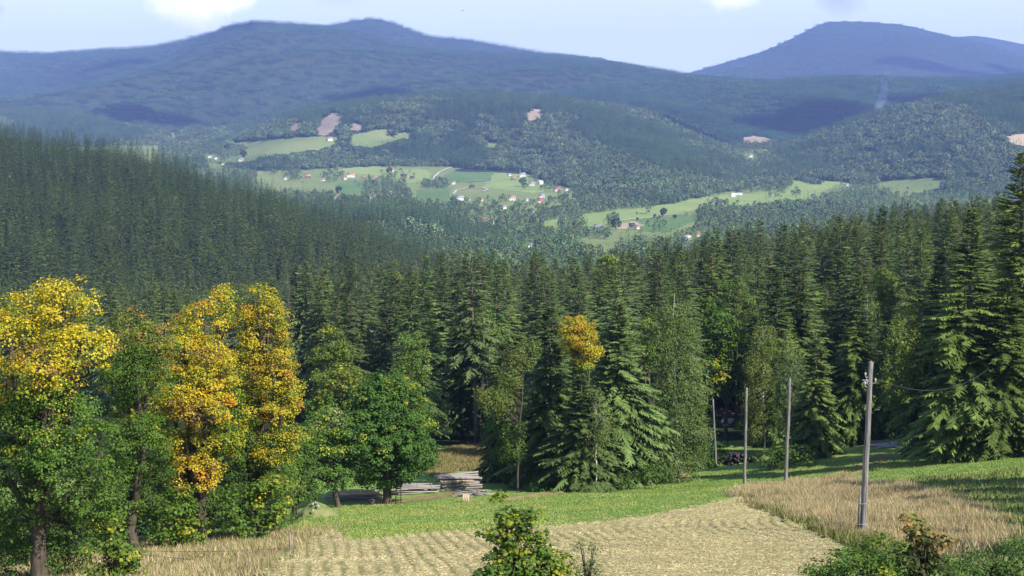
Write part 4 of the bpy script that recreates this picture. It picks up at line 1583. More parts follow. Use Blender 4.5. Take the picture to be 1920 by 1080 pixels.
# single spruces in front of the forest
def spruce_px(proto, tx, ty, bx, d, label, sxy=1.0, cat=None):
    a, _ = ray_dir(bx, 900)
    x = float(a) * d
    z = float(G(x, d))
    _, s = ray_dir(tx, ty)
    H = float(s) * d - z
    return plant_spruce(proto, (x, d, z), H, label, sxy=sxy)


spruce_px(HERO[0], 1905, 280, 1892, 119, 'tallest spruce, at the right edge with its tip far above the forest', 0.95)
spruce_px(HERO[1], 1806, 388, 1800, 112, 'bushy sunlit spruce in front of the tallest one, boughs down to the grass', 1.25)
spruce_px(HERO[0], 1850, 520, 1868, 110, 'lower sunlit spruce between the bushy one and the right edge', 1.35)
spruce_px(HERO[1], 1745, 470, 1738, 124, 'shaded spruce right of the golden weeping birch', 1.05)
spruce_px(HERO[2], 1035, 572, 1030, 124, 'dense dark spruce left of the orange tree, at the meadow edge', 1.05)
spruce_px(HERO[2], 1168, 560, 1160, 124, 'broad dark spruce right below the orange tree, at the meadow edge', 1.12)
spruce_px(HERO[2], 1095, 700, 1095, 118, 'low broad spruce under the orange tree, boughs on the grass', 1.5)
spruce_px(HERO[2], 1527, 632, 1522, 136, 'small dark green spruce behind the second pole from the right', 1.15)
spruce_px(HERO[1], 1590, 500, 1598, 152, 'tall spruce with bare lower stem beside the gravel drive', 0.85)
spruce_px(HERO[2], 955, 640, 950, 133, 'shaggy spruce with the pale birch top beside it, left of the dense one', 1.0)
spruce_px(HERO[1], 1440, 500, 1452, 168, 'tall spruce rising behind the two small birches', 0.9)
spruce_px(HERO[1], 1650, 540, 1660, 160, 'spruce behind the gravel drive left of the golden weeping birch', 0.95)
# spruces beside the picture, whose shade lies on the right of the meadow
for i, (x, y, h) in enumerate([(33, 42, 15), (35, 49, 14), (37, 55, 14), (39, 61, 15), (40.5, 67, 16), (42, 73, 18), (44, 79, 19)]):
    plant_spruce(HERO[i % 2], (x, y, float(G(x, y))), h, 'spruce standing beside the shaded right end of the meadow', 'spruces beside the shaded right end of the meadow')

# ------------------------------------------------------------------ broadleaved trees
YEL = (0.45, 0.37, 0.028)
GOLD = (0.47, 0.345, 0.025)
ORA = (0.54, 0.26, 0.02)
YGR = (0.25, 0.275, 0.03)
GRN = (0.085, 0.155, 0.024)
DGR = (0.052, 0.1, 0.02)
OLV = (0.135, 0.15, 0.03)
RUST = (0.27, 0.17, 0.06)
BIR = (0.14, 0.18, 0.055)


def leafy(rng, lobes, clump, leaf, density, aspect=0.85, droop=0.35, flat=0.65, gap=0.3):
    """lobes: (centre, radii, [(colour, weight)...]); leaves sit in clumps through the outer part of each lobe"""
    P, D, N, S, T = [], [], [], [], []
    centres = []
    for c, r, pal in lobes:
        c = np.array(c, float)
        r = np.array(r, float)
        area = 4 * math.pi * ((r[0] * r[1]) ** 1.6 / 3 + (r[0] * r[2]) ** 1.6 / 3 + (r[1] * r[2]) ** 1.6 / 3) ** (1 / 1.6)
        nc = max(4, int(area / (clump * clump * 1.9)))
        u = unit(rng.normal(0, 1, (nc, 3)))
        u[:, 2] = np.where(rng.random(nc) < gap, np.abs(u[:, 2]), u[:, 2])
        cc = c + u * r * (rng.uniform(0.25, 1, (nc, 1)) ** 0.4)
        cols = np.array([p[0] for p in pal])
        w = np.array([p[1] for p in pal], float)
        w /= w.sum()
        pick = rng.choice(len(cols), nc, p=w)
        nl0 = int(5.2 * density * clump * clump / (leaf * leaf))
        for i in range(nc):
            rr = clump * rng.choice([0.45, 0.7, 0.95, 1.35]) * rng.uniform(0.85, 1.15)
            nl = int(nl0 * (rr / clump) ** 1.6) + 2
            flat_ = flat * rng.uniform(0.6, 1.3)
            o = unit(rng.normal(0, 1, (nl, 3)) + np.array([0, 0, 0.35]) + u[i] * 0.35)
            off = o * rng.uniform(0.45, 1.12, (nl, 1)) * rr * np.array([1, 1, flat_])
            P.append(cc[i] + off)
            nrm = unit(o * 0.55 + np.array([0, 0, 0.55]) + u[i] * 0.3 + rng.normal(0, 0.38, (nl, 3)))
            d = rng.normal(0, 1, (nl, 3)) + o * 0.5 - np.array([0, 0, droop])
            d = unit(d - (d * nrm).sum(1, keepdims=True) * nrm)
            D.append(d)
            N.append(nrm)
            S.append(leaf * rng.uniform(0.7, 1.25, nl))
            mixr = rng.random(nl) < 0.16
            col = np.where(mixr[:, None], cols[rng.choice(len(cols), nl, p=w)], cols[pick[i]][None])
            T.append(col * rng.uniform(0.75, 1.22, (nl, 1)) * rng.uniform(0.86, 1.12))
            centres.append(cc[i])
    P, D, N, S, T = (np.concatenate(v) for v in (P, D, N, S, T))
    v, q = kites(P - D * S[:, None] * 0.4, D, N, S, S * aspect, 0.14)
    return v, q, T, np.array(centres)


def branches(g, rng, base, fork, lobes, centres, r0, sides=6, nfine=40):
    """trunk, limbs to the lobes and thin branches to the leaf clumps"""
    base = np.array(base, float)
    fork = np.array(fork, float)
    mid = (base + fork) / 2 + rng.normal(0, 0.12, 3) * np.array([1, 1, 0])
    foot = base - np.array([0, 0, 0.5])
    g.tube([foot, base, mid, fork], [r0 * 1.35, r0 * 1.12, r0 * 0.95, r0 * 0.8], 8, False)
    for c, r, pal in lobes:
        c = np.array(c, float)
        m = fork * 0.45 + c * 0.55 + rng.normal(0, 0.25, 3)
        m[2] = fork[2] * 0.55 + c[2] * 0.45
        top = c + np.array([0, 0, r[2] * 0.55])
        g.tube([fork - np.array([0, 0, 0.25]), m, c, top], [r0 * 0.6, r0 * 0.42, r0 * 0.28, r0 * 0.06], sides, False)
    if len(centres):
        L = np.array([l[0] for l in lobes], float)
        for c in centres[rng.permutation(len(centres))[:nfine]]:
            k = np.argmin(((L - c) ** 2).sum(1))
            s = L[k] * 0.8 + fork * 0.2
            m = (s + c) / 2 + rng.normal(0, 0.15, 3) + np.array([0, 0, -0.15])
            g.tube([s, m, c], [r0 * 0.16, r0 * 0.1, 0.012], 4, False)


def broad_tree(name, label, bx, d, lobes_px, clump, leaf, density, r0, fork_h, seed, pyref=950, bark=None, group=None, nfine=40, cat='tree', base_z=None, **kw):
    """lobes_px: (px, py, depth offset m, rx px, ry px, palette)"""
    r = np.random.default_rng(seed)
    p = on_ground(bx, d, pyref)
    if base_z is not None:
        p.z = base_z
    o = thing(name, label, cat, p, 0, group)
    lobes = []
    for lx, ly, dy, rx, ry, pal in lobes_px:
        c = at(lx, ly, d + dy) - p
        k = (d + dy) / F
        lobes.append((tuple(c), (rx * k, (rx * 0.5 + ry * 0.5) * 0.85 * k, ry * k), pal))
    v, q, t, cen = leafy(r, lobes, clump, leaf, density, **kw)
    link('crown', mesh_from(name + '_crown', v, [q], M_LEAF, tint=t), o)
    g = Geo()
    fork = np.mean([l[0] for l in lobes], 0) * np.array([0.25, 0.25, 0])
    fork[2] = fork_h
    branches(g, r, (0, 0, 0), fork, lobes, cen, r0, nfine=nfine)
    link('trunk', g.mesh(name + '_trunk', bark or M_BARK, smooth_=True), o)
    return o


y1 = [(YEL, 4.5), (GOLD, 1.8), (YGR, 3.4), (ORA, 0.25), (OLV, 0.6)]
y2 = [(YEL, 2), (YGR, 2.5), (GRN, 1), (GOLD, 1)]
yo = [(GOLD, 3), (YEL, 2.6), (ORA, 0.6), (RUST, 1.2), (YGR, 1.6), (OLV, 0.5)]
gr = [(GRN, 5), (DGR, 1.2), (YGR, 0.3)]
gy = [(GRN, 3), (YGR, 2.2), (YEL, 0.4)]
ol = [(OLV, 3), (RUST, 1.2), (GRN, 2), (YGR, 1)]
dg = [(DGR, 3), (GRN, 1.5)]
bi = [(BIR, 3), ((0.13, 0.16, 0.04), 1.5), (GRN, 0.5)]

broad_tree('maple_tree', 'big yellow-topped maple at the left edge, dark green below', 75, 62, [
    (120, 580, 0, 65, 62, y1), (60, 600, 1, 70, 60, y1), (150, 655, -1, 62, 50, y1), (20, 640, -1, 55, 70, y1), (95, 690, -2, 70, 45, yo), (10, 730, 0, 60, 60, y2),
    (40, 800, -1, 75, 65, gy), (130, 780, 0, 75, 60, gr), (190, 850, -1, 62, 70, gr), (110, 880, -2, 80, 70, dg), (20, 900, -1, 70, 80, dg), (170, 940, 0, 70, 55, gr), (60, 980, 0, 80, 50, dg), (-40, 830, 1, 70, 150, dg), (150, 1000, 1, 80, 50, dg), (60, 1050, 1, 100, 50, dg), (0, 1000, 2, 60, 60, dg), (85, 740, -2, 52, 44, gy), (55, 775, -1, 50, 46, gr), (100, 830, -2, 60, 44, gr)],
    0.48, 0.115, 0.74, 0.38, 3.2, 1, pyref=1090, nfine=90)
broad_tree('maple_tree', 'olive and rust maple between the yellow maples, set farther back', 255, 80, [
    (240, 622, 2, 44, 40, ol), (280, 650, 0, 45, 55, ol), (215, 670, 0, 46, 46, [(RUST, 1), (OLV, 3), (GRN, 2)]), (250, 720, 0, 65, 55, gr), (235, 790, 0, 60, 60, gr), (260, 860, 1, 60, 70, dg), (270, 940, 1, 60, 60, dg), (225, 960, 2, 50, 50, dg), (255, 700, -2, 60, 50, gr), (265, 830, -2, 60, 60, gr), (210, 900, -1, 50, 50, gr)],
    0.52, 0.125, 0.78, 0.3, 3.0, 2, pyref=1020)
broad_tree('maple_tree', 'left one of the two tall golden maples in the middle of the left side', 385, 85, [
    (385, 610, 1, 42, 46, y1), (420, 575, 2, 34, 34, y2), (350, 660, 0, 45, 50, y1), (400, 690, -1, 45, 50, yo), (340, 730, -1, 52, 45, y1), (385, 770, -2, 55, 45, yo), (290, 770, 0, 55, 45, y2), (245, 785, 0, 38, 42, gy),
    (300, 830, 0, 55, 45, gy), (360, 840, -1, 50, 40, y1), (370, 890, -2, 50, 36, yo), (310, 890, 1, 50, 50, gr), (350, 950, 1, 60, 55, dg), (400, 960, 1, 50, 50, dg), (330, 990, 1, 50, 36, dg), (430, 760, 1, 34, 50, gy), (432, 690, 1, 28, 34, y2), (428, 820, 0, 40, 44, y2), (345, 620, 1, 26, 30, y1), (300, 700, 0, 34, 34, y2), (260, 800, -1, 44, 40, y2), (415, 830, -1, 40, 40, gy), (390, 720, -1, 50, 40, y1)],
    0.48, 0.12, 0.72, 0.32, 3.0, 3, pyref=1012, nfine=70)
broad_tree('maple_tree', 'right one of the two tall golden maples, rusty on its right side', 468, 87, [
    (485, 575, 1, 38, 42, y1), (460, 610, 2, 30, 36, y2), (495, 640, 0, 42, 48, yo), (475, 680, 0, 40, 40, y1), (515, 710, -1, 42, 50, yo), (480, 760, 0, 45, 45, yo), (530, 770, -1, 34, 45, y1),
    (455, 820, 0, 50, 45, gr), (515, 835, -1, 45, 40, y2), (470, 880, 0, 55, 50, gr), (525, 900, -1, 34, 50, gy), (460, 940, 0, 60, 55, gr), (510, 960, 0, 44, 44, gr), (430, 975, 1, 46, 36, dg), (452, 790, -1, 34, 44, gy), (505, 600, 0, 30, 36, y1), (530, 690, 0, 24, 44, yo), (545, 740, 0, 22, 36, yo), (435, 860, -1, 40, 40, gr), (540, 830, 0, 24, 36, gy)],
    0.48, 0.12, 0.72, 0.32, 3.0, 4, pyref=1010, nfine=70)
broad_tree('maple_tree', 'round dense green maple in the middle of the meadow edge', 727, 114, [
    (728, 750, 0, 60, 58, gr), (690, 800, -1, 60, 55, gr), (760, 800, -1, 58, 55, gr), (720, 840, -2, 85, 55, gr), (775, 855, 0, 42, 42, dg), (670, 870, 0, 45, 42, gr), (725, 885, 0, 75, 30, gr), (728, 800, 3, 80, 90, gr), (700, 755, -1, 42, 44, gr), (765, 750, 0, 36, 44, gy), (650, 840, -1, 36, 40, gr), (800, 850, 0, 22, 30, gr)],
    0.5, 0.18, 1.3, 0.38, 2.2, 5, pyref=950, nfine=60)
broad_tree('ash_tree', 'olive green tree left behind the round maple, yellowish on top', 640, 122, [
    (640, 735, 0, 55, 46, [(OLV, 3), (GRN, 2), (YGR, 1)]), (610, 780, 0, 40, 45, gr), (670, 780, 1, 45, 50, gr), (640, 830, 0, 55, 50, gy)],
    0.66, 0.22, 0.85, 0.26, 2.4, 6, pyref=945)
broad_tree('fruit_tree', 'small green tree with yellow patches between the golden and the round maple', 634, 111, [
    (590, 830, 0, 45, 50, gy), (620, 800, 1, 36, 40, [(YGR, 2), ((0.26, 0.26, 0.12), 1), (GRN, 2)]), (640, 860, 0, 48, 45, gr), (580, 890, 0, 42, 45, gr), (615, 895, -1, 48, 30, gr), (655, 820, 0, 36, 36, gr)],
    0.6, 0.2, 0.9, 0.24, 2.0, 7, pyref=950)
OT = [(GOLD, 4), (ORA, 2.2), (YEL, 1.2)]
broad_tree('beech_tree', 'bright orange tree glowing between dark spruces in the middle', 1092, 119.5, [
    (1080, 614, 0, 27, 24, OT), (1094, 638, -1, 29, 26, OT), (1070, 632, 0, 22, 22, OT), (1104, 660, 0, 20, 22, OT), (1084, 664, 0, 24, 22, OT), (1094, 686, 0, 18, 20, [(YEL, 2), (YGR, 2), (GRN, 1)])],
    0.5, 0.15, 1.0, 0.2, 6, 8, pyref=915)
broad_tree('beech_tree', 'yellow green tree top among spruces at the upper middle of the forest', 1158, 262, [
    (1140, 500, 0, 26, 24, [(YGR, 3), (OLV, 2), (GRN, 1)]), (1165, 518, 0, 26, 26, [(YGR, 3), (YEL, 0.5), (OLV, 2)]), (1152, 560, 0, 32, 34, gy)],
    1.0, 0.36, 0.85, 0.28, 8, 9, pyref=700)
broad_tree('rowan_tree', 'dark leafy tree at the foot of the shaggy spruce beside the timber', 965, 129, [
    (950, 790, 0, 40, 45, dg), (975, 850, 0, 50, 45, gr), (945, 880, 0, 34, 34, dg), (1000, 890, 0, 44, 32, dg)],
    0.6, 0.22, 0.85, 0.18, 1.5, 10, pyref=925)
broad_tree('lime_tree', 'leafy green tree behind the leftmost pole, right of the tall birch', 1362, 172, [
    (1350, 620, 0, 40, 46, gr), (1380, 660, 0, 42, 46, gr), (1345, 690, 0, 36, 40, gy), (1375, 720, 0, 40, 34, gr)],
    0.8, 0.28, 0.85, 0.26, 5, 11, pyref=840)

# birches: thin drooping foliage on white stems
def birch(label, bx, d, lobes_px, r0_, seed, top, pyref=890, lean=0.0, col=bi, name='birch_tree', dens=0.55, bark=None):
    r0 = r0_ * 0.55
    r = np.random.default_rng(seed)
    p = on_ground(bx, d, pyref)
    o = thing(name, label, 'tree', p)
    lobes = []
    for lx, ly, dy, rx, ry, *pal in lobes_px:
        c = at(lx, ly, d + dy) - p
        k = (d + dy) / F
        lobes.append((tuple(c), (rx * k, rx * k * 0.9, ry * k), pal[0] if pal else col))
    v, q, t, cen = leafy(r, lobes, 0.48, 0.16, dens * 1.5, aspect=0.7, droop=1.6, flat=1.5, gap=0.1)
    link('crown', mesh_from('birch_crown', v, [q], M_LEAF, tint=t), o)
    tp = np.array(at(*top, d) - p)
    g = Geo()
    n = 9
    s = np.linspace(0, 1, n)
    pts = np.outer(s, tp) + np.column_stack([r.normal(0, 0.07, n), r.normal(0, 0.07, n), 0 * s])
    pts[:, 0] += lean * np.sin(s * 3.14)
    pts = np.vstack([[0, 0, -0.5], pts])
    g.tube(pts, np.concatenate([[r0 * 1.2], r0 * (1 - s) ** 0.7 + 0.015]), 7, False)
    for c in cen[r.permutation(len(cen))[:55]]:
        h = np.clip((c[2] - 0.8 * abs(c[0])) / tp[2], 0.15, 0.95)
        b = tp * h
        b[0] += lean * math.sin(h * 3.14)
        m = (b + c) / 2 + np.array([0, 0, 0.5])
        g.tube([b, m, c], [r0 * 0.25, r0 * 0.14, 0.01], 4, False)
    link('trunk', g.mesh('birch_trunk', bark or M_BIRCH, smooth_=True), o)
    return o


birch('tall pale birch with white stem left of the leftmost pole', 1272, 126, [
    (1262, 585, 0, 26, 36), (1245, 640, 0, 26, 40), (1285, 640, 0, 26, 44), (1270, 700, 0, 40, 46), (1300, 740, 0, 30, 60), (1245, 740, 0, 26, 60), (1285, 810, -1, 40, 56), (1250, 840, -1, 32, 46), (1310, 830, 0, 24, 50), (1275, 880, -1, 44, 30), (1240, 885, -1, 30, 24)], 0.17, 21, (1262, 550))
birch('leaning birch with bare white branch on the left flank of the shaggy spruce', 968, 118, [
    (990, 665, 0, 24, 24), (960, 700, 0, 26, 30), (925, 755, 0, 26, 24), (945, 760, 0, 22, 34), (915, 745, 0, 20, 14), (960, 830, 0, 26, 40, dg)], 0.13, 22, (985, 655), bark=M_BARK)
birch('slim birch with visible white stem behind the second pole from the left', 1432, 158, [
    (1432, 640, 0, 22, 32), (1418, 690, 0, 26, 40), (1445, 690, 0, 26, 40), (1425, 750, 0, 36, 50), (1455, 770, 0, 26, 46), (1410, 790, 0, 26, 40)], 0.13, 23, (1430, 612))
birch('slim yellowish birch right of the one with visible white stem', 1480, 152, [
    (1475, 655, 0, 20, 30, [(YGR, 2), (BIR, 2)]), (1490, 700, 0, 22, 40), (1470, 720, 0, 22, 40), (1480, 770, 0, 28, 46)], 0.12, 24, (1476, 630))
birch('golden green weeping birch beside the big spruces on the right', 1705, 124, [
    (1700, 605, 0, 28, 24, [(YGR, 2), ((0.24, 0.24, 0.05), 2)]), (1685, 650, -1, 24, 50, [(YGR, 2), (BIR, 2)]), (1712, 660, -1, 26, 56, [(YGR, 2), (BIR, 2)]), (1680, 715, -1, 28, 40, [(YGR, 2), (BIR, 3)]), (1710, 740, 0, 24, 50), (1668, 745, 0, 18, 26)], 0.15, 25, (1702, 588))
birch('greyish birch deep in the forest above the two small birches', 1510, 200, [
    (1505, 560, 0, 24, 40, [((0.1, 0.12, 0.06), 2), (BIR, 1)]), (1515, 620, 0, 28, 46, [((0.1, 0.12, 0.06), 2), (BIR, 1)])], 0.13, 26, (1507, 520))
birch('pale birch half hidden behind the small dark spruce', 1625, 170, [
    (1625, 580, 0, 22, 34), (1635, 640, 0, 26, 46), (1615, 650, 0, 22, 46)], 0.13, 27, (1626, 550))

# ------------------------------------------------------------------ shrubs and saplings
def bush(label, px, py, d, lobes_px, clump, leaf, density, seed, name='shrub', **kw):
    r = np.random.default_rng(seed)
    p = on_ground(px, d, py)
    o = thing(name, label, 'shrub', p)
    lobes = []
    for lx, ly, dy, rx, ry, pal in lobes_px:
        c = at(lx, ly, d + dy) - p
        k = (d + dy) / F
        lobes.append((tuple(c), (rx * k, rx * k * 0.8, ry * k), pal))
    v, q, t, cen = leafy(r, lobes, clump, leaf, density, **kw)
    link('foliage', mesh_from(name + '_foliage', v, [q], M_LEAF, tint=t), o)
    g = Geo()
    for c in cen[r.permutation(len(cen))[:26]]:
        b = np.array([r.normal(0, 0.12), r.normal(0, 0.12), -0.3])
        m = np.array([c[0] * 0.35, c[1] * 0.35, c[2] * 0.6])
        g.tube([b, m, c], [0.035, 0.022, 0.008], 5, False)
    link('stem', g.mesh(name + '_stem', M_BARK, smooth_=True), o)
    return o


SAP = [(GRN, 3), (YGR, 1.6), ((0.09, 0.14, 0.03), 2)]
bush('young maple in front at the bottom centre, its thin top standing over the mown field', 985, 1230, 36, [
    (940, 938, 0, 12, 14, [(YGR, 2), (GRN, 1)]), (946, 960, 0, 20, 16, SAP), (960, 985, 0, 30, 22, SAP), (922, 1000, 0, 26, 14, SAP), (990, 985, 0, 26, 22, SAP), (965, 1015, 0, 36, 22, SAP), (1005, 1020, 0, 26, 24, SAP), (965, 1045, 0, 48, 28, SAP), (1005, 1060, 0, 48, 30, SAP), (930, 1075, 0, 44, 34, gr), (1045, 1062, 0, 36, 26, [(YGR, 2), (GRN, 2), (YEL, 0.7)]), (905, 1080, 0, 20, 20, gr), (990, 1110, 0, 90, 50, gr)],
    0.22, 0.12, 1.1, 31, name='maple_sapling', gap=0.1)
bush('grey green bushy willow right beside the young maple at the bottom centre', 1100, 1210, 38, [
    (1098, 1035, 0, 20, 26, [((0.1, 0.13, 0.06), 2), (BIR, 2)]), (1085, 1075, 0, 24, 24, [((0.1, 0.13, 0.06), 2)]), (1112, 1070, 0, 22, 30, [((0.1, 0.13, 0.06), 2), (BIR, 1)])],
    0.22, 0.09, 1.1, 32, droop=0.2, aspect=0.35)
bush('light green young maple below the big yellow one, left bottom', 212, 1130, 54, [
    (212, 1000, 0, 32, 28, SAP), (190, 1035, 0, 36, 30, SAP), (232, 1045, 0, 34, 30, SAP), (205, 1085, 0, 50, 34, SAP), (250, 1075, 0, 24, 20, SAP)],
    0.34, 0.16, 0.8, 33, name='maple_sapling')
bush('dark green spreading shrub filling the bottom right corner', 1640, 1180, 37, [
    (1600, 1060, 0, 55, 38, gr), (1660, 1030, 0, 55, 30, gr), (1545, 1085, 0, 50, 26, gr), (1700, 1060, 0, 60, 44, gr), (1630, 1100, 0, 120, 40, gr), (1760, 1090, 0, 60, 50, dg)],
    0.22, 0.1, 0.85, 34, aspect=0.5)
bush('brown-leaved young maple rising over the dark shrub at the bottom right', 1728, 1180, 35, [
    (1705, 980, 0, 24, 18, [(RUST, 1), (OLV, 3)]), (1725, 1010, 0, 30, 24, [((0.06, 0.07, 0.02), 3), (RUST, 1)]), (1760, 1010, 0, 22, 18, [((0.06, 0.07, 0.02), 3), (RUST, 1)]), (1715, 1050, 0, 40, 26, [((0.05, 0.06, 0.02), 3)]), (1750, 1070, 0, 40, 34, [((0.05, 0.06, 0.02), 3)])],
    0.22, 0.13, 0.8, 35, name='maple_sapling', gap=0.1)
bush('yellow-leaved twig cluster low in front of the dark shrub, bottom right', 1668, 1190, 33, [
    (1668, 1076, 0, 22, 9, [(YEL, 1), (YGR, 2), (GRN, 1)]), (1645, 1086, 0, 20, 10, [(YGR, 2), (GRN, 1)])], 0.18, 0.1, 0.8, 36)
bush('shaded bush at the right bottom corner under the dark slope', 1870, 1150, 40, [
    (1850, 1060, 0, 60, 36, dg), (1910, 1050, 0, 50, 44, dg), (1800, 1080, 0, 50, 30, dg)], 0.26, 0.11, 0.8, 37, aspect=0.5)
bush('leafy green shrub at the foot of the left golden maple', 330, 1045, 80, [
    (330, 960, 0, 42, 48, gr), (310, 1010, 0, 34, 34, gr), (360, 1000, 0, 36, 34, gy)], 0.5, 0.2, 0.85, 38)
bush('leafy green shrub at the foot of the right golden maple', 490, 1012, 82, [
    (455, 950, 0, 44, 44, gr), (510, 940, 0, 40, 50, gy), (480, 985, 0, 50, 28, gr)], 0.5, 0.2, 0.85, 39)
bush('clipped looking dark bush between the two middle poles', 1445, 872, 128, [
    (1440, 862, 0, 22, 18, dg), (1475, 858, 0, 26, 20, dg), (1510, 852, 0, 26, 18, dg)], 0.5, 0.18, 0.9, 40)
bush('low bush behind the foot of the leftmost pole', 1325, 878, 152, [
    (1320, 860, 0, 26, 24, gr), (1345, 850, 0, 18, 26, dg)], 0.5, 0.2, 0.9, 41)
bush('dark low shrubs along the edge of the dense spruces at the meadow', 1130, 905, 118, [
    (1080, 905, 0, 34, 16, dg), (1150, 900, 0, 40, 18, dg), (1220, 890, 0, 36, 18, dg), (1020, 915, 0, 30, 14, dg)], 0.5, 0.2, 0.8, 42)

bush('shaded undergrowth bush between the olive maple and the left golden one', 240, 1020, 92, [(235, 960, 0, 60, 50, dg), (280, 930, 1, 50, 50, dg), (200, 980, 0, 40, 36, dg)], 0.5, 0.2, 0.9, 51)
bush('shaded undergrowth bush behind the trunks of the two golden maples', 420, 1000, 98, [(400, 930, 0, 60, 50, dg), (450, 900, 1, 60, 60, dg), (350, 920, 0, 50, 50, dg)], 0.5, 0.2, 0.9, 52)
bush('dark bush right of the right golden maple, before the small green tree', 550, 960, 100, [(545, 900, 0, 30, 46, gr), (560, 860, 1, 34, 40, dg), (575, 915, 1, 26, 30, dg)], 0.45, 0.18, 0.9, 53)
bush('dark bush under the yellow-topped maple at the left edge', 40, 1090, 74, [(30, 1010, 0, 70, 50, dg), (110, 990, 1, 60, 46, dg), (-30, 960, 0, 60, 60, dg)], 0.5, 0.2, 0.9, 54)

birch('pale green birch standing among the spruces high behind the second pole from the left', 1415, 235, [
    (1412, 520, 0, 22, 34), (1420, 570, 0, 26, 40), (1405, 590, 0, 22, 36)], 0.13, 61, (1414, 490), pyref=760)
birch('light green birch in the stand right above the small dark spruce', 1560, 205, [
    (1556, 560, 0, 22, 30), (1566, 610, 0, 26, 40), (1550, 630, 0, 22, 36)], 0.13, 62, (1558, 534), pyref=780)
birch('light birch between the two dark spruces left and right of the orange tree, low down', 1118, 116, [
    (1115, 760, 0, 18, 30), (1128, 800, 0, 24, 34), (1108, 830, 0, 22, 30)], 0.1, 63, (1117, 735), pyref=915)
broad_tree('lime_tree', 'fresh green leafy tree top above the leftmost pole among the spruces', 1335, 215, [
    (1330, 590, 0, 34, 30, gr), (1350, 620, 0, 30, 30, gy), (1315, 630, 0, 28, 30, gr)], 0.8, 0.28, 0.85, 0.24, 6, 64, pyref=780)

for k, (bx, d, top, w, lab) in enumerate([
        (622, 150, 610, 24, 'light green leafy crown among the spruces above the olive tree'),
        (772, 152, 622, 22, 'light green leafy crown among the spruces above the round green maple'),
        (905, 178, 575, 22, 'soft green leafy crown in the stand above the timber stacks'),
        (1222, 148, 590, 22, 'soft green leafy crown in the stand left beside the tall birch'),
        (1655, 178, 505, 26, 'olive green leafy crown high in the stand above the nearest pole'),
        (1378, 195, 520, 24, 'olive green leafy crown high in the stand above the two left poles')]):
    pal = [[(GRN, 3), (BIR, 2), (YGR, 0.6)], [(OLV, 2), (BIR, 2), (GRN, 2)]][k // 4]
    broad_tree('lime_tree', lab, bx, d, [(bx, top + 26, 0, w, 26, pal), (bx + 12, top + 60, 0, w + 6, 34, pal), (bx - 14, top + 70, 0, w + 4, 34, pal)], 0.6, 0.2, 0.85, 0.2, 7, 70 + k, pyref=820)
# ------------------------------------------------------------------ the fields in front
FIELD = [(480, 1110), (500, 1080), (540, 1042), (600, 1008), (625, 1003), (665, 1019), (740, 1010), (830, 1000), (930, 994), (1030, 990), (1150, 978), (1230, 968), (1345, 945), (1388, 931), (1420, 952), (1480, 976), (1555, 1010), (1572, 1030), (1560, 1060), (1510, 1085), (1480, 1110), (1450, 1200), (480, 1200)]


def poly_world(poly):
    return [tuple(ground_at(x, y))[:2] for x, y in poly]


FW = poly_world(FIELD)


def fill_grid(PW, step):
    P = np.array(PW)
    x0, y0 = P.min(0)
    x1, y1 = P.max(0)
    xs = np.arange(x0, x1 + step, step)
    ys = np.arange(y0, y1 + step, step)
    return np.meshgrid(xs, ys, indexing='ij')


def swath(X, Y):
    """0..1 profile of the raked swaths: rows run away from the camera, bending to the right on the right part"""
    u1 = X + 0.12 * (Y - 60)
    u2 = 35.5 - np.sqrt((X - 34) ** 2 + (Y - 70) ** 2)
    w = smooth((X + 1) / 9.0)
    u = (1 - w) * u1 + w * u2
    u = u / 0.64
    u = u + 0.4 * (fbm(X / 2.2, Y / 5.0, 4) - 0.47) + 1.0 * (fbm(X / 9.0, Y / 9.0, 2) - 0.37)
    amp = np.clip(0.1 + 1.7 * fbm(X / 1.8 + 9, Y / 2.6, 3), 0.3, 1)
    c = (0.5 + 0.5 * np.cos(u * 2 * math.pi)) ** 0.6
    return 1 - (1 - c) * amp, w


def build_field():
    X, Y = fill_grid(FW, 0.105)
    jx = (fbm(X * 1.3, Y * 1.3, 4) - 0.44) * 2.6
    jy = (fbm(X * 1.3 + 30, Y * 1.3, 4) - 0.44) * 2.6
    ins = inpoly(X + jx, Y + jy, FW)
    s, w = swath(X, Y)
    Z = G(X, Y) + 0.025 + 0.05 * smooth(s) + 0.08 * vnoise(X * 4, Y * 4) * vnoise(X * 1.3, Y * 1.3) + 0.06 * vnoise(X * 9, Y * 9)
    v = np.stack([X, Y, Z], -1).reshape(-1, 3)
    q = grid_quads(*X.shape)
    c = ins[:-1, :-1] & ins[1:, 1:] & ins[1:, :-1] & ins[:-1, 1:]
    q = q[c.ravel()]
    used = np.unique(q)
    remap = -np.ones(len(v), int)
    remap[used] = np.arange(len(used))
    me = mesh_from('mown_field', v[used], [remap[q]], M_HAY, smooth_=True)
    at_ = me.attributes.new('swath', 'FLOAT', 'POINT')
    at_.data.foreach_set('value', smooth(s).ravel()[used].astype(np.float32))
    tag(link('mown_field', me), kind='structure')


build_field()


def blades(name, label, X, Y, h, w, cols, lean=0.35, flat=False, zoff=0.0, seed=3):
    r = np.random.default_rng(seed)
    n = len(X)
    base = np.column_stack([X, Y, G(X, Y) + zoff])
    d = np.column_stack([r.normal(0, lean, n), r.normal(0, lean, n), np.full(n, 0.12 if flat else 1.0)])
    nrm = np.column_stack([r.normal(0, 1, n), r.normal(-0.6, 1, n), np.full(n, 1.0 if flat else 0.1)])
    v, q = kites(base, d, nrm, h, w, 0.1)
    o = link(name, mesh_from(name, v, [q], M_GRASSB, tint=cols))
    return tag(o, label, None, kind='stuff')


def pick_cols(r, n, pal):
    c = np.array(pal)
    return c[r.integers(0, len(c), n)] * r.uniform(0.75, 1.25, (n, 1))


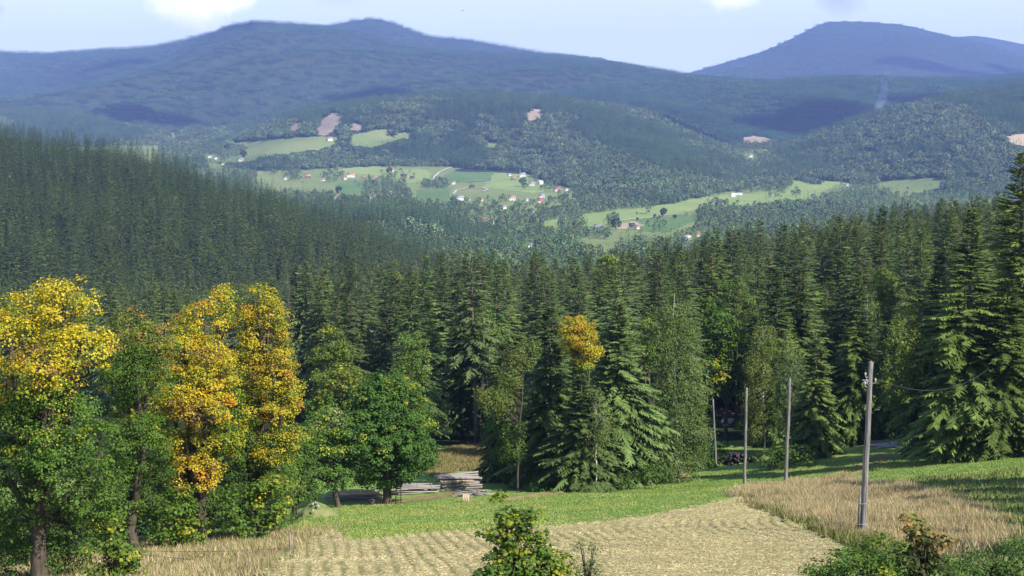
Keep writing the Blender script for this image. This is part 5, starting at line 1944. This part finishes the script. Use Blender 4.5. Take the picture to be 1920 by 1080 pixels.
def rand_in(poly_px, n, r, ragged=2.5):
    PW = poly_world(poly_px)
    P = np.array(PW)
    X = r.uniform(P[:, 0].min(), P[:, 0].max(), n)
    Y = r.uniform(P[:, 1].min(), P[:, 1].max(), n)
    jx = (fbm(X * 0.7, Y * 0.7, 3) - 0.44) * ragged + r.normal(0, ragged * 0.12, len(X))
    jy = (fbm(X * 0.6 + 70, Y * 0.6, 3) - 0.44) * ragged + r.normal(0, ragged * 0.12, len(X))
    k = inpoly(X + jx, Y + jy, PW)
    return X[k], Y[k]


r3 = np.random.default_rng(33)
# straw on the mown field
P_ = np.array(FW)
X = r3.uniform(P_[:, 0].min(), P_[:, 0].max(), 330000)
Y = r3.uniform(P_[:, 1].min(), P_[:, 1].max(), 330000)
k = inpoly(X, Y, FW)
X, Y = X[k], Y[k]
s_, _ = swath(X, Y)
k = r3.random(len(X)) < 0.03 + 0.6 * smooth(s_)
X, Y = X[k], Y[k]
s_, _ = swath(X, Y)
n = len(X)
blades('hay', 'loose straw lying in raked swaths on the mown field', X, Y, r3.uniform(0.08, 0.22, n), r3.uniform(0.012, 0.028, n),
       pick_cols(r3, n, [(0.52, 0.43, 0.25), (0.45, 0.37, 0.21), (0.3, 0.24, 0.13), (0.34, 0.33, 0.15), (0.24, 0.19, 0.1)]) * (0.7 + 0.7 * fbm(X / 1.5, Y / 1.5, 2))[:, None], 1.0, True, 0.03 + 0.13 * smooth(s_), 4)

k = r3.random(len(X)) < 0.12 * (fbm(X / 2.5 + 3, Y / 3.5, 3) > 0.52)
blades('stubble_weeds', 'green regrowth between the straw of the mown field', X[k], Y[k], r3.uniform(0.05, 0.16, k.sum()), r3.uniform(0.02, 0.05, k.sum()), pick_cols(r3, int(k.sum()), [(0.16, 0.21, 0.06), (0.22, 0.24, 0.08)]), 0.9, zoff=0.08, seed=14)

DRYC = [(0.42, 0.33, 0.185), (0.5, 0.41, 0.25), (0.34, 0.255, 0.14), (0.27, 0.25, 0.1), (0.45, 0.345, 0.215), (0.2, 0.2, 0.07)]
TALL = [(1385, 924), (1430, 912), (1480, 906), (1600, 900), (1680, 915), (1760, 926), (1830, 960), (1885, 1000), (1860, 1045), (1700, 1050), (1610, 1018), (1560, 1008), (1500, 976), (1420, 948)]
X, Y = rand_in(TALL, 210000, r3, 3.5)
k = r3.random(len(X)) < np.clip(2.6 * fbm(X / 2.2, Y / 3.0, 3) - 0.35, 0.15, 1)
X, Y = X[k], Y[k]
n = len(X)
hh = 0.78 * r3.uniform(0.3, 1.0, n) * (0.2 + 1.5 * fbm(X / 2.6, Y / 3.5, 3))
blades('tall_grass', 'patch of tall dry straw-coloured grass round the nearest pole', X, Y, hh, r3.uniform(0.012, 0.032, n), pick_cols(r3, n, DRYC) * (0.75 + 0.6 * fbm(X / 2, Y / 3, 2))[:, None], 0.42, seed=5)
EDGE = [(1400, 935), (1430, 958), (1500, 985), (1560, 1016), (1620, 1030), (1700, 1055), (1700, 1040), (1620, 1015), (1560, 1002), (1500, 970), (1420, 940)]
X, Y = rand_in(EDGE, 16000, r3)
n = len(X)
blades('grass_fringe', 'greener fringe of grass between the tall dry grass and the mown field', X, Y, r3.uniform(0.25, 0.55, n), r3.uniform(0.03, 0.06, n), pick_cols(r3, n, [(0.16, 0.17, 0.05), (0.24, 0.2, 0.09), (0.1, 0.13, 0.03)]), 0.3, seed=6)
LEFTDRY = [(-60, 1150), (-60, 1020), (60, 1010), (230, 1015), (330, 1010), (420, 1000), (520, 992), (610, 990), (632, 999), (545, 1040), (505, 1080), (480, 1150)]
X, Y = rand_in(LEFTDRY, 130000, r3, 4)
k = r3.random(len(X)) < np.clip(2.6 * fbm(X / 2.0, Y / 2.6, 3) - 0.35, 0.15, 1)
X, Y = X[k], Y[k]
n = len(X)
hh = 0.72 * r3.uniform(0.25, 0.85, n) * (0.2 + 1.5 * fbm(X / 2.4, Y / 3, 3))
blades('tall_grass', 'pale dry grass under the maples on the left', X, Y, hh, r3.uniform(0.015, 0.04, n), pick_cols(r3, n, DRYC + [(0.2, 0.2, 0.07), (0.16, 0.18, 0.05)]) * (0.75 + 0.6 * fbm(X / 2, Y / 3, 2))[:, None], 0.42, seed=7)
BANK = [(800, 880), (825, 850), (870, 838), (925, 832), (930, 905), (905, 885), (860, 882), (820, 900)]
X, Y = rand_in(BANK, 30000, r3)
n = len(X)
blades('bank_grass', 'tawny grass on the bank above the timber stacks', X, Y, r3.uniform(0.25, 0.6, n), r3.uniform(0.04, 0.08, n), pick_cols(r3, n, [(0.28, 0.22, 0.1), (0.22, 0.19, 0.08), (0.15, 0.16, 0.05)]), 0.35, seed=8)
# short meadow grass
MEAD = [(520, 1000), (600, 950), (850, 930), (1000, 925), (1340, 884), (1600, 860), (1930, 850), (1930, 1010), (1850, 960), (1700, 912), (1480, 900), (1380, 925), (1340, 945), (1230, 968), (1030, 990), (830, 1000), (665, 1019), (620, 1003)]
X, Y = rand_in(MEAD, 260000, r3)
n = len(X)
big = fbm(X / 6, Y / 6, 3)
cg = pick_cols(r3, n, [(0.13, 0.22, 0.048), (0.16, 0.25, 0.055), (0.22, 0.285, 0.09), (0.15, 0.215, 0.055)])
cg[big > 0.5] *= np.array([1.4, 1.15, 1.2])
dry = fbm(X / 1.7 + 5, Y / 2.5, 3)
cg[dry > 0.6] = cg[dry > 0.6] * 0.5 + np.array([0.2, 0.165, 0.07])
blades('grass', 'short green grass of the sloping meadow', X, Y, r3.uniform(0.06, 0.16, n) * (0.6 + big), r3.uniform(0.03, 0.07, n), cg, 1.1, seed=9)
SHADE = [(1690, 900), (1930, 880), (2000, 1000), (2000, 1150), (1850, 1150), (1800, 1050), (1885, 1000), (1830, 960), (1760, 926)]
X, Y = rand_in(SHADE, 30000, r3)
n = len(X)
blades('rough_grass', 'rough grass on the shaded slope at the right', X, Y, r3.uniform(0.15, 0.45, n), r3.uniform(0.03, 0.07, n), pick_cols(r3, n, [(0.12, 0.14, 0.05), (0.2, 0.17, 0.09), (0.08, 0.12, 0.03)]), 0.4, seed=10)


def patch_sheet(name, poly, mat, lift=0.03, step=0.6):
    PW = poly_world(poly)
    X, Y = fill_grid(PW, step)
    jx = (fbm(X * 0.6, Y * 0.6, 3) - 0.44) * 2
    ins = inpoly(X + jx, Y, PW)
    v = np.stack([X, Y, G(X, Y) + lift], -1).reshape(-1, 3)
    c = ins[:-1, :-1] & ins[1:, 1:]
    q = grid_quads(*X.shape)[c.ravel()]
    tag(link(name, mesh_from(name, v, [q], mat, smooth_=True)), kind='structure')


M_TAN = plain_mat('dry_turf', [(0.3, (0.14, 0.11, 0.05)), (0.7, (0.3, 0.23, 0.12))], 1.5, None, 0.95, 0.05, 0.08)
patch_sheet('dry_turf', LEFTDRY, M_TAN, 0.03, 0.35)
patch_sheet('dry_turf', TALL, M_TAN, 0.03, 0.35)
patch_sheet('dry_turf', BANK, M_TAN, 0.05, 0.5)
patch_sheet('gravel_drive', [(1582, 838), (1610, 828), (1690, 822), (1694, 838), (1640, 842)], M_GRAVEL, 0.06, 0.5)
patch_sheet('gravel_drive', [(690, 940), (760, 935), (840, 925), (900, 915), (910, 921), (850, 932), (760, 943), (690, 948)], M_TAN, 0.04, 0.4)

ribbon('wheel_track', [(1655, 852), (1625, 868), (1590, 884), (1545, 897)], 0.7, ground_at, M_TAN, 0.05)
ribbon('wheel_track', [(1675, 853), (1648, 868), (1618, 884), (1580, 898)], 0.7, ground_at, M_TAN, 0.05)
ribbon('worn_strip', [(945, 940), (1010, 930), (1090, 921), (1180, 910)], 1.3, ground_at, M_TAN, 0.05)

# ------------------------------------------------------------------ wooden poles
def pole(base_px, d, top_px, r0, label, fittings=0, seed=0):
    r = np.random.default_rng(seed)
    a, s = ray_dir(*base_px)
    x = float(a) * d
    z = float(G(x, d))
    a2, s2 = ray_dir(*top_px)
    top = np.array([float(a2) * d - x, 0, float(s2) * d - z])
    o = thing('wooden_pole', label, 'pole', (x, d, z))
    n = 8
    t = np.linspace(0, 1, n)
    pts = np.outer(t, top) + np.column_stack([r.normal(0, 0.012, n), r.normal(0, 0.012, n), 0 * t])
    pts = np.vstack([[0, 0, -0.6], pts])
    g = Geo()
    rad = r0 * (1 - 0.34 * t)
    g.tube(np.vstack([pts, pts[-1:] + [[0, 0, 0.07]]]), np.concatenate([[r0], rad, [rad[-1] * 0.45]]), 12)
    link('shaft', g.mesh('pole_shaft', M_POLE, smooth_=True), o)
    if fittings:
        g = Geo()
        # added short post, standing in for the dark shade along the shaft's left
        g.tube([(-r0 * 1.3, -0.06, -0.5), (-r0 * 1.15, -0.06, 1.5), (-r0 * 1.05, -0.05, 2.1)], [r0 * 0.42, r0 * 0.38, r0 * 0.26], 9)
        link('shade_post', g.mesh('pole_shade_post', M_POLE, smooth_=True), o)
        for h in (0.5, 1.5):
            g = Geo()
            th = np.linspace(0, 6.283, 15)
            g.tube(np.column_stack([np.cos(th) * r0 * 1.45 - r0 * 0.35, np.sin(th) * r0 * 1.12, h + 0 * th]), np.full(15, 0.012), 4, False)
            link('binding', g.mesh('pole_binding', M_METAL), o)  # band round the shaft and the added post
        for sx, hz in ((-1, 0.915), (1, 0.88), (-1, 0.86)):
            p = top * hz
            g = Geo()
            g.tube([p, p + np.array([sx * 0.22, -0.05, 0.02]), p + np.array([sx * 0.24, -0.05, 0.12])], [0.018] * 3, 5)
            br = link('bracket', g.mesh('pole_bracket', M_METAL), o)
            g = Geo()
            c = p + np.array([sx * 0.24, -0.05, 0.12])
            g.tube([c, c + [0, 0, 0.03], c + [0, 0, 0.06], c + [0, 0, 0.1], c + [0, 0, 0.13]], [0.04, 0.055, 0.035, 0.05, 0.02], 8)
            link('insulator', g.mesh('pole_insulator', M_STONE, smooth_=True), br)
        g = Geo()
        p = top * 0.9
        for i in range(7):
            a_ = r.uniform(0, 6.28)
            g.tube([p + r.normal(0, 0.05, 3), p + np.array([-0.2 + r.normal(0, 0.12), -0.1, r.normal(0, 0.1)]), p + np.array([-0.32 + r.normal(0, 0.1), -0.08, r.normal(-0.05, 0.14)])], [0.012] * 3, 4, False)
        link('wire_tangle', g.mesh('pole_wire_tangle', M_METAL), o)
    return o, np.array([x, d, z]) + top


P1, TOP1 = pole((1617, 1004), 65, (1633, 680), 0.165, 'nearest grey wooden pole, standing in the tall dry grass', 1, 1)
P2, TOP2 = pole((1473, 909), 107, (1481, 711), 0.15, 'second grey wooden pole from the right, at the edge of the dry grass', 0, 2)
P3, TOP3 = pole((1396, 910), 116, (1400, 728), 0.14, 'third grey wooden pole from the right, in the short green meadow', 0, 3)
P4, TOP4 = pole((1343, 886), 150, (1337, 749), 0.13, 'leftmost and thinnest grey wooden pole, close to the tall birch', 0, 4)


def cable(name, label, pts, rad, mat, cat='cable'):
    g = Geo()
    g.tube(pts, np.full(len(pts), rad), 5, False)
    o = link(name, g.mesh(name, mat))
    tag(o, label, cat)


def sag(a, b, s, n=24):
    t = np.linspace(0, 1, n)[:, None]
    p = np.asarray(a)[None] * (1 - t) + np.asarray(b)[None] * t
    p[:, 2] -= (4 * s * t * (1 - t))[:, 0]
    return p


pa = np.array(at(1626, 703, 65))
cable('hanging_cable', 'black cable sagging from the nearest pole towards the spruces on the right', sag(pa, at(1855, 690, 100), 1.15), 0.017, M_CABLE)
cable('overhead_wire', 'thin wire running from the second pole down into the dark spruce', sag(np.array(at(1480, 735, 107)), at(1548, 772, 132), 0.15), 0.014, M_CABLE)
cable('fence_wire', 'upper one of two thin wires across the dry grass at the left', sag(np.array(at(235, 1031, 66)), at(545, 1027, 70), 0.14), 0.012, M_CABLE, 'wire')
cable('fence_wire', 'lower one of two thin wires across the dry grass at the left', sag(np.array(at(245, 1036, 66)), at(525, 1050, 66), 0.2), 0.012, M_CABLE, 'wire')
for px, py, d, lab in ((236, 1045, 66, 'low grey post holding the left ends of the two thin wires'), (544, 1042, 69, 'low grey post holding the right ends of the two thin wires')):
    p = on_ground(px, d, py)
    t_ = at(px, 1026, d)
    g = Geo()
    hh_ = max(0.9, (t_ - p).z)
    g.tube([(0, 0, -0.4), (0, 0, hh_ * 0.6), (0.01, 0, hh_)], [0.06, 0.055, 0.05], 8)
    o = link('fence_post', g.mesh('fence_post', M_POLE, smooth_=True), None, p)
    tag(o, lab, 'post')

# ------------------------------------------------------------------ timber
PLANK = []
for i in range(4):
    g = Geo()
    g.box((0, 0, 0), (1, 0.2, 0.09), None, 0.008, np.random.default_rng(i))
    PLANK.append((g.mesh('plank_piece', M_TIMBER), None))
PLANKF = []
for i in range(3):
    g = Geo()
    g.box((0, 0, 0), (1, 0.2, 0.09), None, 0.008, np.random.default_rng(i + 9))
    PLANKF.append(g.mesh('plank_piece', M_FRESH))


def put_plank(parent, me, c, L, w=1.0, h=1.0, rz=0.0, ry=0.0, name='plank'):
    o = link(name, me, parent, c)
    o.scale = (L, w, h)
    o.rotation_euler = (0, ry, rz)
    return o


def timber_stack(label, px, py, d, L, rows, deep, rz, seed, fresh=(), cover=False, tilt=0.0, messy=0.0):
    r = np.random.default_rng(seed)
    p = on_ground(px, d, py)
    t = thing('timber_stack', label, 'timber stack', p + Vector((0, 0, 0.12)), rz)
    z = 0.0
    for x in np.linspace(-L * 0.42, L * 0.42, 3):
        o = put_plank(t, PLANK[0][0], (x, 0, -0.06), deep * 0.24 + 0.1, 0.9, 1.6, math.pi / 2, 0, 'bearer')
    for k in range(rows):
        nn = deep
        for j in range(nn):
            me = PLANKF[r.integers(0, 3)] if k in fresh else PLANK[r.integers(0, 4)][0]
            ln = L * r.uniform(0.9 - 0.35 * messy, 1.05)
            put_plank(t, me, (r.uniform(-0.12, 0.12) * (1 + 5 * messy) + tilt * z, (j - (nn - 1) / 2) * (0.23 + 0.09 * messy) + r.uniform(-0.03, 0.03), z + 0.07 + r.uniform(0, 0.1) * messy), ln, 1.0, 1.35 - 0.2 * messy, r.normal(0, 0.012 + 0.045 * messy), r.normal(0, 0.006 + 0.02 * messy))
        z += 0.135
        if k % 2 == 1:
            for x in np.linspace(-L * 0.4, L * 0.4, 4):
                put_plank(t, PLANK[1][0], (x + tilt * z, 0, z + 0.02), deep * 0.23, 0.4, 0.5, math.pi / 2, 0, 'spacer')
            z += 0.05
    if cover:
        for j in range(4):
            o = put_plank(t, PLANK[j][0], (r.uniform(-0.2, 0.2) + tilt * z, (j - 1.5) * 0.34, z + 0.12 + 0.05 * j), L * 1.08, 1.9, 1.0, r.normal(0, 0.05), r.normal(0, 0.03), 'cover_board')
    return t


timber_stack('high stack of sawn grey timber with rough boards on top, below the bank', 862, 916, 124, 3.7, 6, 6, math.radians(10), 1, fresh=(5,), cover=True, tilt=-0.12, messy=0.35)
timber_stack('low long stack of pale planks reaching out right from behind the round maple', 770, 934, 122, 4.6, 4, 6, math.radians(7), 2, messy=1.0)
timber_stack('low stack of planks with an orange top, left behind the trunk of the round maple', 668, 944, 119, 4.2, 4, 6, math.radians(5), 3, fresh=(3,), messy=1.0)


def logs(name, label, cat, px, py, d, W, D, H, n, rad, mat, seed, lens=(0.4, 0.7), rz=0):
    r = np.random.default_rng(seed)
    p = on_ground(px, d, py)
    t = thing(name, label, cat, p, rz)
    ms = []
    for i in range(5):
        g = Geo()
        k = r.uniform(0.8, 1.2)
        g.tube([(0, -0.5, 0), (0.01, 0, 0.01), (0, 0.5, 0)], [k, k * 0.95, k * 0.9], 8)
        ms.append(g.mesh('log_piece', mat))
    for i in range(n):
        u = r.uniform(-1, 1)
        hz = H * (1 - 0.55 * abs(u) ** 2) * r.uniform(0.0, 1) ** 0.8
        o = link('log', ms[r.integers(0, 5)], t, (u * W / 2, r.uniform(-D / 2, D / 2), rad + hz))
        q = rad * r.uniform(0.8, 1.2)
        o.scale = (q, r.uniform(*lens), q)
        o.rotation_euler = (r.normal(0, 0.15), r.uniform(0, 6.28), r.normal(0, 0.35))
    return t


logs('log_pile', 'dark pile of firewood logs between the two left poles', 'log pile', 1386, 872, 148, 3.2, 1.2, 1.35, 130, 0.13, M_DARKLOG, 5)


def heap(name, label, cat, px, py, d, W, D, H, mat, seed, stones=0, smat=None, kind=None):
    r = np.random.default_rng(seed)
    p = on_ground(px, d, py)
    n, m = 22, 40
    rr = np.linspace(0, 1, n)
    th = np.linspace(0, 2 * math.pi, m, endpoint=False)
    R, T = np.meshgrid(rr, th, indexing='ij')
    x = R * np.cos(T) * W / 2
    y = R * np.sin(T) * D / 2
    base = G(p.x + x, p.y + y) - p.z
    z = base - 0.1 + H * (1 - smooth(R)) * (0.8 + 0.5 * fbm(x / W * 4 + seed, y / D * 4, 3)) + 0.1 * (fbm(x * 2, y * 2, 3) - 0.4) * (1 - R)
    v = np.stack([x, y, z], -1).reshape(-1, 3)
    i = np.arange(n - 1)[:, None] * m
    j = np.arange(m)[None]
    k = (j + 1) % m
    q = np.stack([i + j, i + m + j, i + m + k, i + k], -1).reshape(-1, 4)
    o = link(name, mesh_from(name, v, [q], mat, smooth_=True), None, p)
    tag(o, label, cat)
    if stones:
        g0 = Geo()
        rs = unit(r.normal(0, 1, (14, 3)))
        import bmesh
        bm = bmesh.new()
        for c in rs * np.array([0.5, 0.45, 0.35]):
            bm.verts.new(c)
        bmesh.ops.convex_hull(bm, input=bm.verts)
        me = bpy.data.meshes.new('stone_piece')
        bm.to_mesh(me)
        bm.free()
        me.materials.append(smat)
        for s in range(stones):
            a = r.uniform(0, 6.28)
            f = r.uniform(0.05, 0.65)
            xx, yy = f * math.cos(a) * W / 2, f * math.sin(a) * D / 2 - D * 0.1
            zz = float(G(p.x + xx, p.y + yy)) - p.z + H * (1 - float(smooth(f))) * 0.95
            so = link('stone', me, o, (xx, yy, zz))
            k_ = r.uniform(0.14, 0.3)
            so.scale = (k_, k_, k_)
            so.rotation_euler = tuple(r.uniform(0, 6.28, 3))
    return o


M_MOUND = plain_mat('mound_turf', [(0.35, (0.07, 0.11, 0.03)), (0.5, (0.14, 0.17, 0.06)), (0.7, (0.26, 0.22, 0.12))], 1.4, None, 0.95, 0.05, 0.1)
heap('earth_mound', 'grassy mound with a few pale stones left of the meadow trees', 'mound', 592, 968, 103, 4.6, 3.2, 1.15, M_MOUND, 3, 9, M_STONE)
heap('soil_heap', 'low reddish heap of soil at the meadow edge left of the leftmost pole', 'soil heap', 1274, 897, 132, 3.2, 1.6, 0.6, M_SOIL, 4)
logs('branch_pile', 'pinkish pile of cut branches in the gap between birch and lime', 'branch pile', 1353, 780, 205, 3.2, 1.5, 1.2, 70, 0.07, M_SOIL, 8, (0.5, 1.6))


def boulder(px, py, d, s, label, seed):
    r = np.random.default_rng(seed)
    import bmesh
    bm = bmesh.new()
    for c in unit(r.normal(0, 1, (26, 3))) * np.array([0.6, 0.45, 0.35]) * s:
        bm.verts.new(c)
    bmesh.ops.convex_hull(bm, input=bm.verts)
    me = bpy.data.meshes.new('boulder')
    bm.to_mesh(me)
    bm.free()
    me.materials.append(M_STONE)
    o = link('boulder', me, None, on_ground(px, d, py) + Vector((0, 0, 0.15 * s)))
    tag(o, label, 'boulder')


boulder(1366, 792, 196, 1.9, 'pale flat boulder in the sunlit gap in front of the cut branches', 1)
boulder(1359, 786, 200, 0.9, 'smaller pale boulder left behind the flat one in the sunlit gap', 2)

# sticks left of the chairless meadow: heap of grey cut branches
p = on_ground(890, 117, 938)
t = thing('brushwood', 'flat heap of grey cut sticks on the meadow right of the propped board', 'brushwood', p)
for i in range(46):
    r = np.random.default_rng(900 + i)
    g = Geo()
    a = r.normal(0.15, 0.4)
    l = r.uniform(0.6, 1.9)
    c = np.array([r.uniform(-1.4, 1.4), r.uniform(-0.7, 0.7), r.uniform(0.03, 0.3)])
    dv = np.array([math.cos(a), math.sin(a), r.normal(0, 0.12)]) * l / 2
    g.tube([c - dv, c + r.normal(0, 0.05, 3), c + dv], [0.05, 0.04, 0.02], 5)
    link('stick', g.mesh('stick', M_TIMBER), t)

# propped board
p = on_ground(873, 112, 948)
t = thing('propped_board', 'small pale wooden board propped up on the green meadow', 'board', p, math.radians(-18))
for k, x in enumerate(np.linspace(-0.22, 0.22, 4)):
    g = Geo()
    g.box((x, 0, 0.33), (0.14, 0.03, 0.7), np.array([[1, 0, 0], [0, 0.88, 0.47], [0, -0.47, 0.88]]))
    link('plank', g.mesh('board_plank', M_FRESH), t)
for x in (-0.18, 0.18):
    g = Geo()
    g.tube([(x, 0.45, -0.05), (x, 0.16, 0.5)], [0.025, 0.025], 6)
    link('leg', g.mesh('board_leg', M_FRESH), t)
g = Geo()
g.box((0, 0.06, 0.16), (0.6, 0.04, 0.06))
link('crossbar', g.mesh('board_crossbar', M_FRESH), t)

# ladder in the round maple
p = on_ground(747, 113, 948)
t = thing('wooden_ladder', 'dark wooden ladder leaning into the round green maple', 'ladder', p)
for x in (-0.2, 0.2):
    g = Geo()
    g.tube([(x * 1.15, -0.1, -0.1), (x * 0.8, 0.5, 2.6)], [0.045, 0.035], 6)
    link('rail', g.mesh('ladder_rail', M_DARKLOG), t)
for i in range(7):
    f = (i + 0.8) / 7.5
    g = Geo()
    w = 0.2 * (1.15 - 0.35 * f)
    g.tube([(-w, -0.1 + 0.6 * f, -0.1 + 2.7 * f), (w, -0.1 + 0.6 * f, -0.1 + 2.7 * f)], [0.025, 0.025], 6)
    link('rung', g.mesh('ladder_rung', M_DARKLOG), t)
# bucket left of the trunk
p = on_ground(698, 113, 952)
t = thing('bucket', 'small dark bucket on the grass left of the round maple trunk', 'bucket', p)
g = Geo()
g.tube([(0, 0, 0), (0, 0, 0.05), (0, 0, 0.36), (0, 0, 0.38), (0, 0, 0.34), (0, 0, 0.08)], [0.15, 0.16, 0.2, 0.21, 0.18, 0.14], 14)
link('tub', g.mesh('bucket_tub', M_DARKLOG, smooth_=True), t)
g = Geo()
th = np.linspace(0, math.pi, 12)
g.tube(np.column_stack([np.cos(th) * 0.2, 0 * th - 0.03, 0.37 + np.sin(th) * 0.16]), np.full(12, 0.01), 5)
link('handle', g.mesh('bucket_handle', M_METAL), t)

# a cabin glimpsed through the trees
p = on_ground(1362, 236, 760)
t = thing('cabin', 'pale cabin glimpsed through the trees above the cut branches', 'cabin', p, 0.25)
g = Geo()
g.box((0, 0, 1.9), (6, 5, 4.2))
link('wall', g.mesh('cabin_wall', M_WHITE), t)
g = Geo()
for s in (-1, 1):
    a = [(-3.4, s * 3.0, 3.8), (3.4, s * 3.0, 3.8), (3.4, 0, 6.2), (-3.4, 0, 6.2)]
    b = [(q_[0], q_[1], q_[2] + 0.2) for q_ in a]
    g.add(a + b, [[0, 1, 2, 3], [7, 6, 5, 4], [0, 4, 5, 1], [1, 5, 6, 2], [3, 2, 6, 7], [0, 3, 7, 4]])
link('roof', g.mesh('cabin_roof', M_GREYROOF), t)
for x in (-1.6, 1.6):
    g = Geo()
    g.box((x, -2.53, 2.2), (1.1, 0.1, 1.2))
    link('window', g.mesh('cabin_window', M_PANE), t)

# the bird
p = at(867, 20, 420)
t = thing('bird', 'dark bird gliding high in the sky left of centre', 'bird', p, 0.3)
g = Geo()
g.tube([(-0.3, 0, 0), (-0.2, 0, 0.02), (0, 0, 0.03), (0.2, 0, 0.02), (0.28, 0, 0.03), (0.36, 0, 0)], [0.02, 0.06, 0.08, 0.06, 0.05, 0.01], 8)
link('body', g.mesh('bird_body', M_BIRD, smooth_=True), t)
for s in (-1, 1):
    g = Geo()
    v = [(0.14, s * 0.05, 0.05), (-0.14, s * 0.05, 0.05), (0.18, s * 0.35, 0.13), (-0.12, s * 0.35, 0.12), (0.05, s * 0.7, 0.1), (-0.1, s * 0.65, 0.1)]
    v2 = [(a, b, c - 0.02) for a, b, c in v]
    g.add(v + v2, [[0, 1, 3, 2], [2, 3, 5, 4], [8, 9, 7, 6], [10, 11, 9, 8], [0, 2, 8, 6], [2, 4, 10, 8], [1, 7, 9, 3], [3, 9, 11, 5], [4, 5, 11, 10]])
    link('wing', g.mesh('bird_wing', M_BIRD), t)
g = Geo()
g.add([(-0.25, 0.03, 0.01), (-0.25, -0.03, 0.01), (-0.45, -0.1, 0.02), (-0.45, 0.1, 0.02), (-0.25, 0.03, 0), (-0.25, -0.03, 0), (-0.45, -0.1, 0.01), (-0.45, 0.1, 0.01)], [[0, 1, 2, 3], [7, 6, 5, 4], [0, 3, 7, 4], [1, 5, 6, 2], [2, 6, 7, 3]])
link('tail', g.mesh('bird_tail', M_BIRD), t)
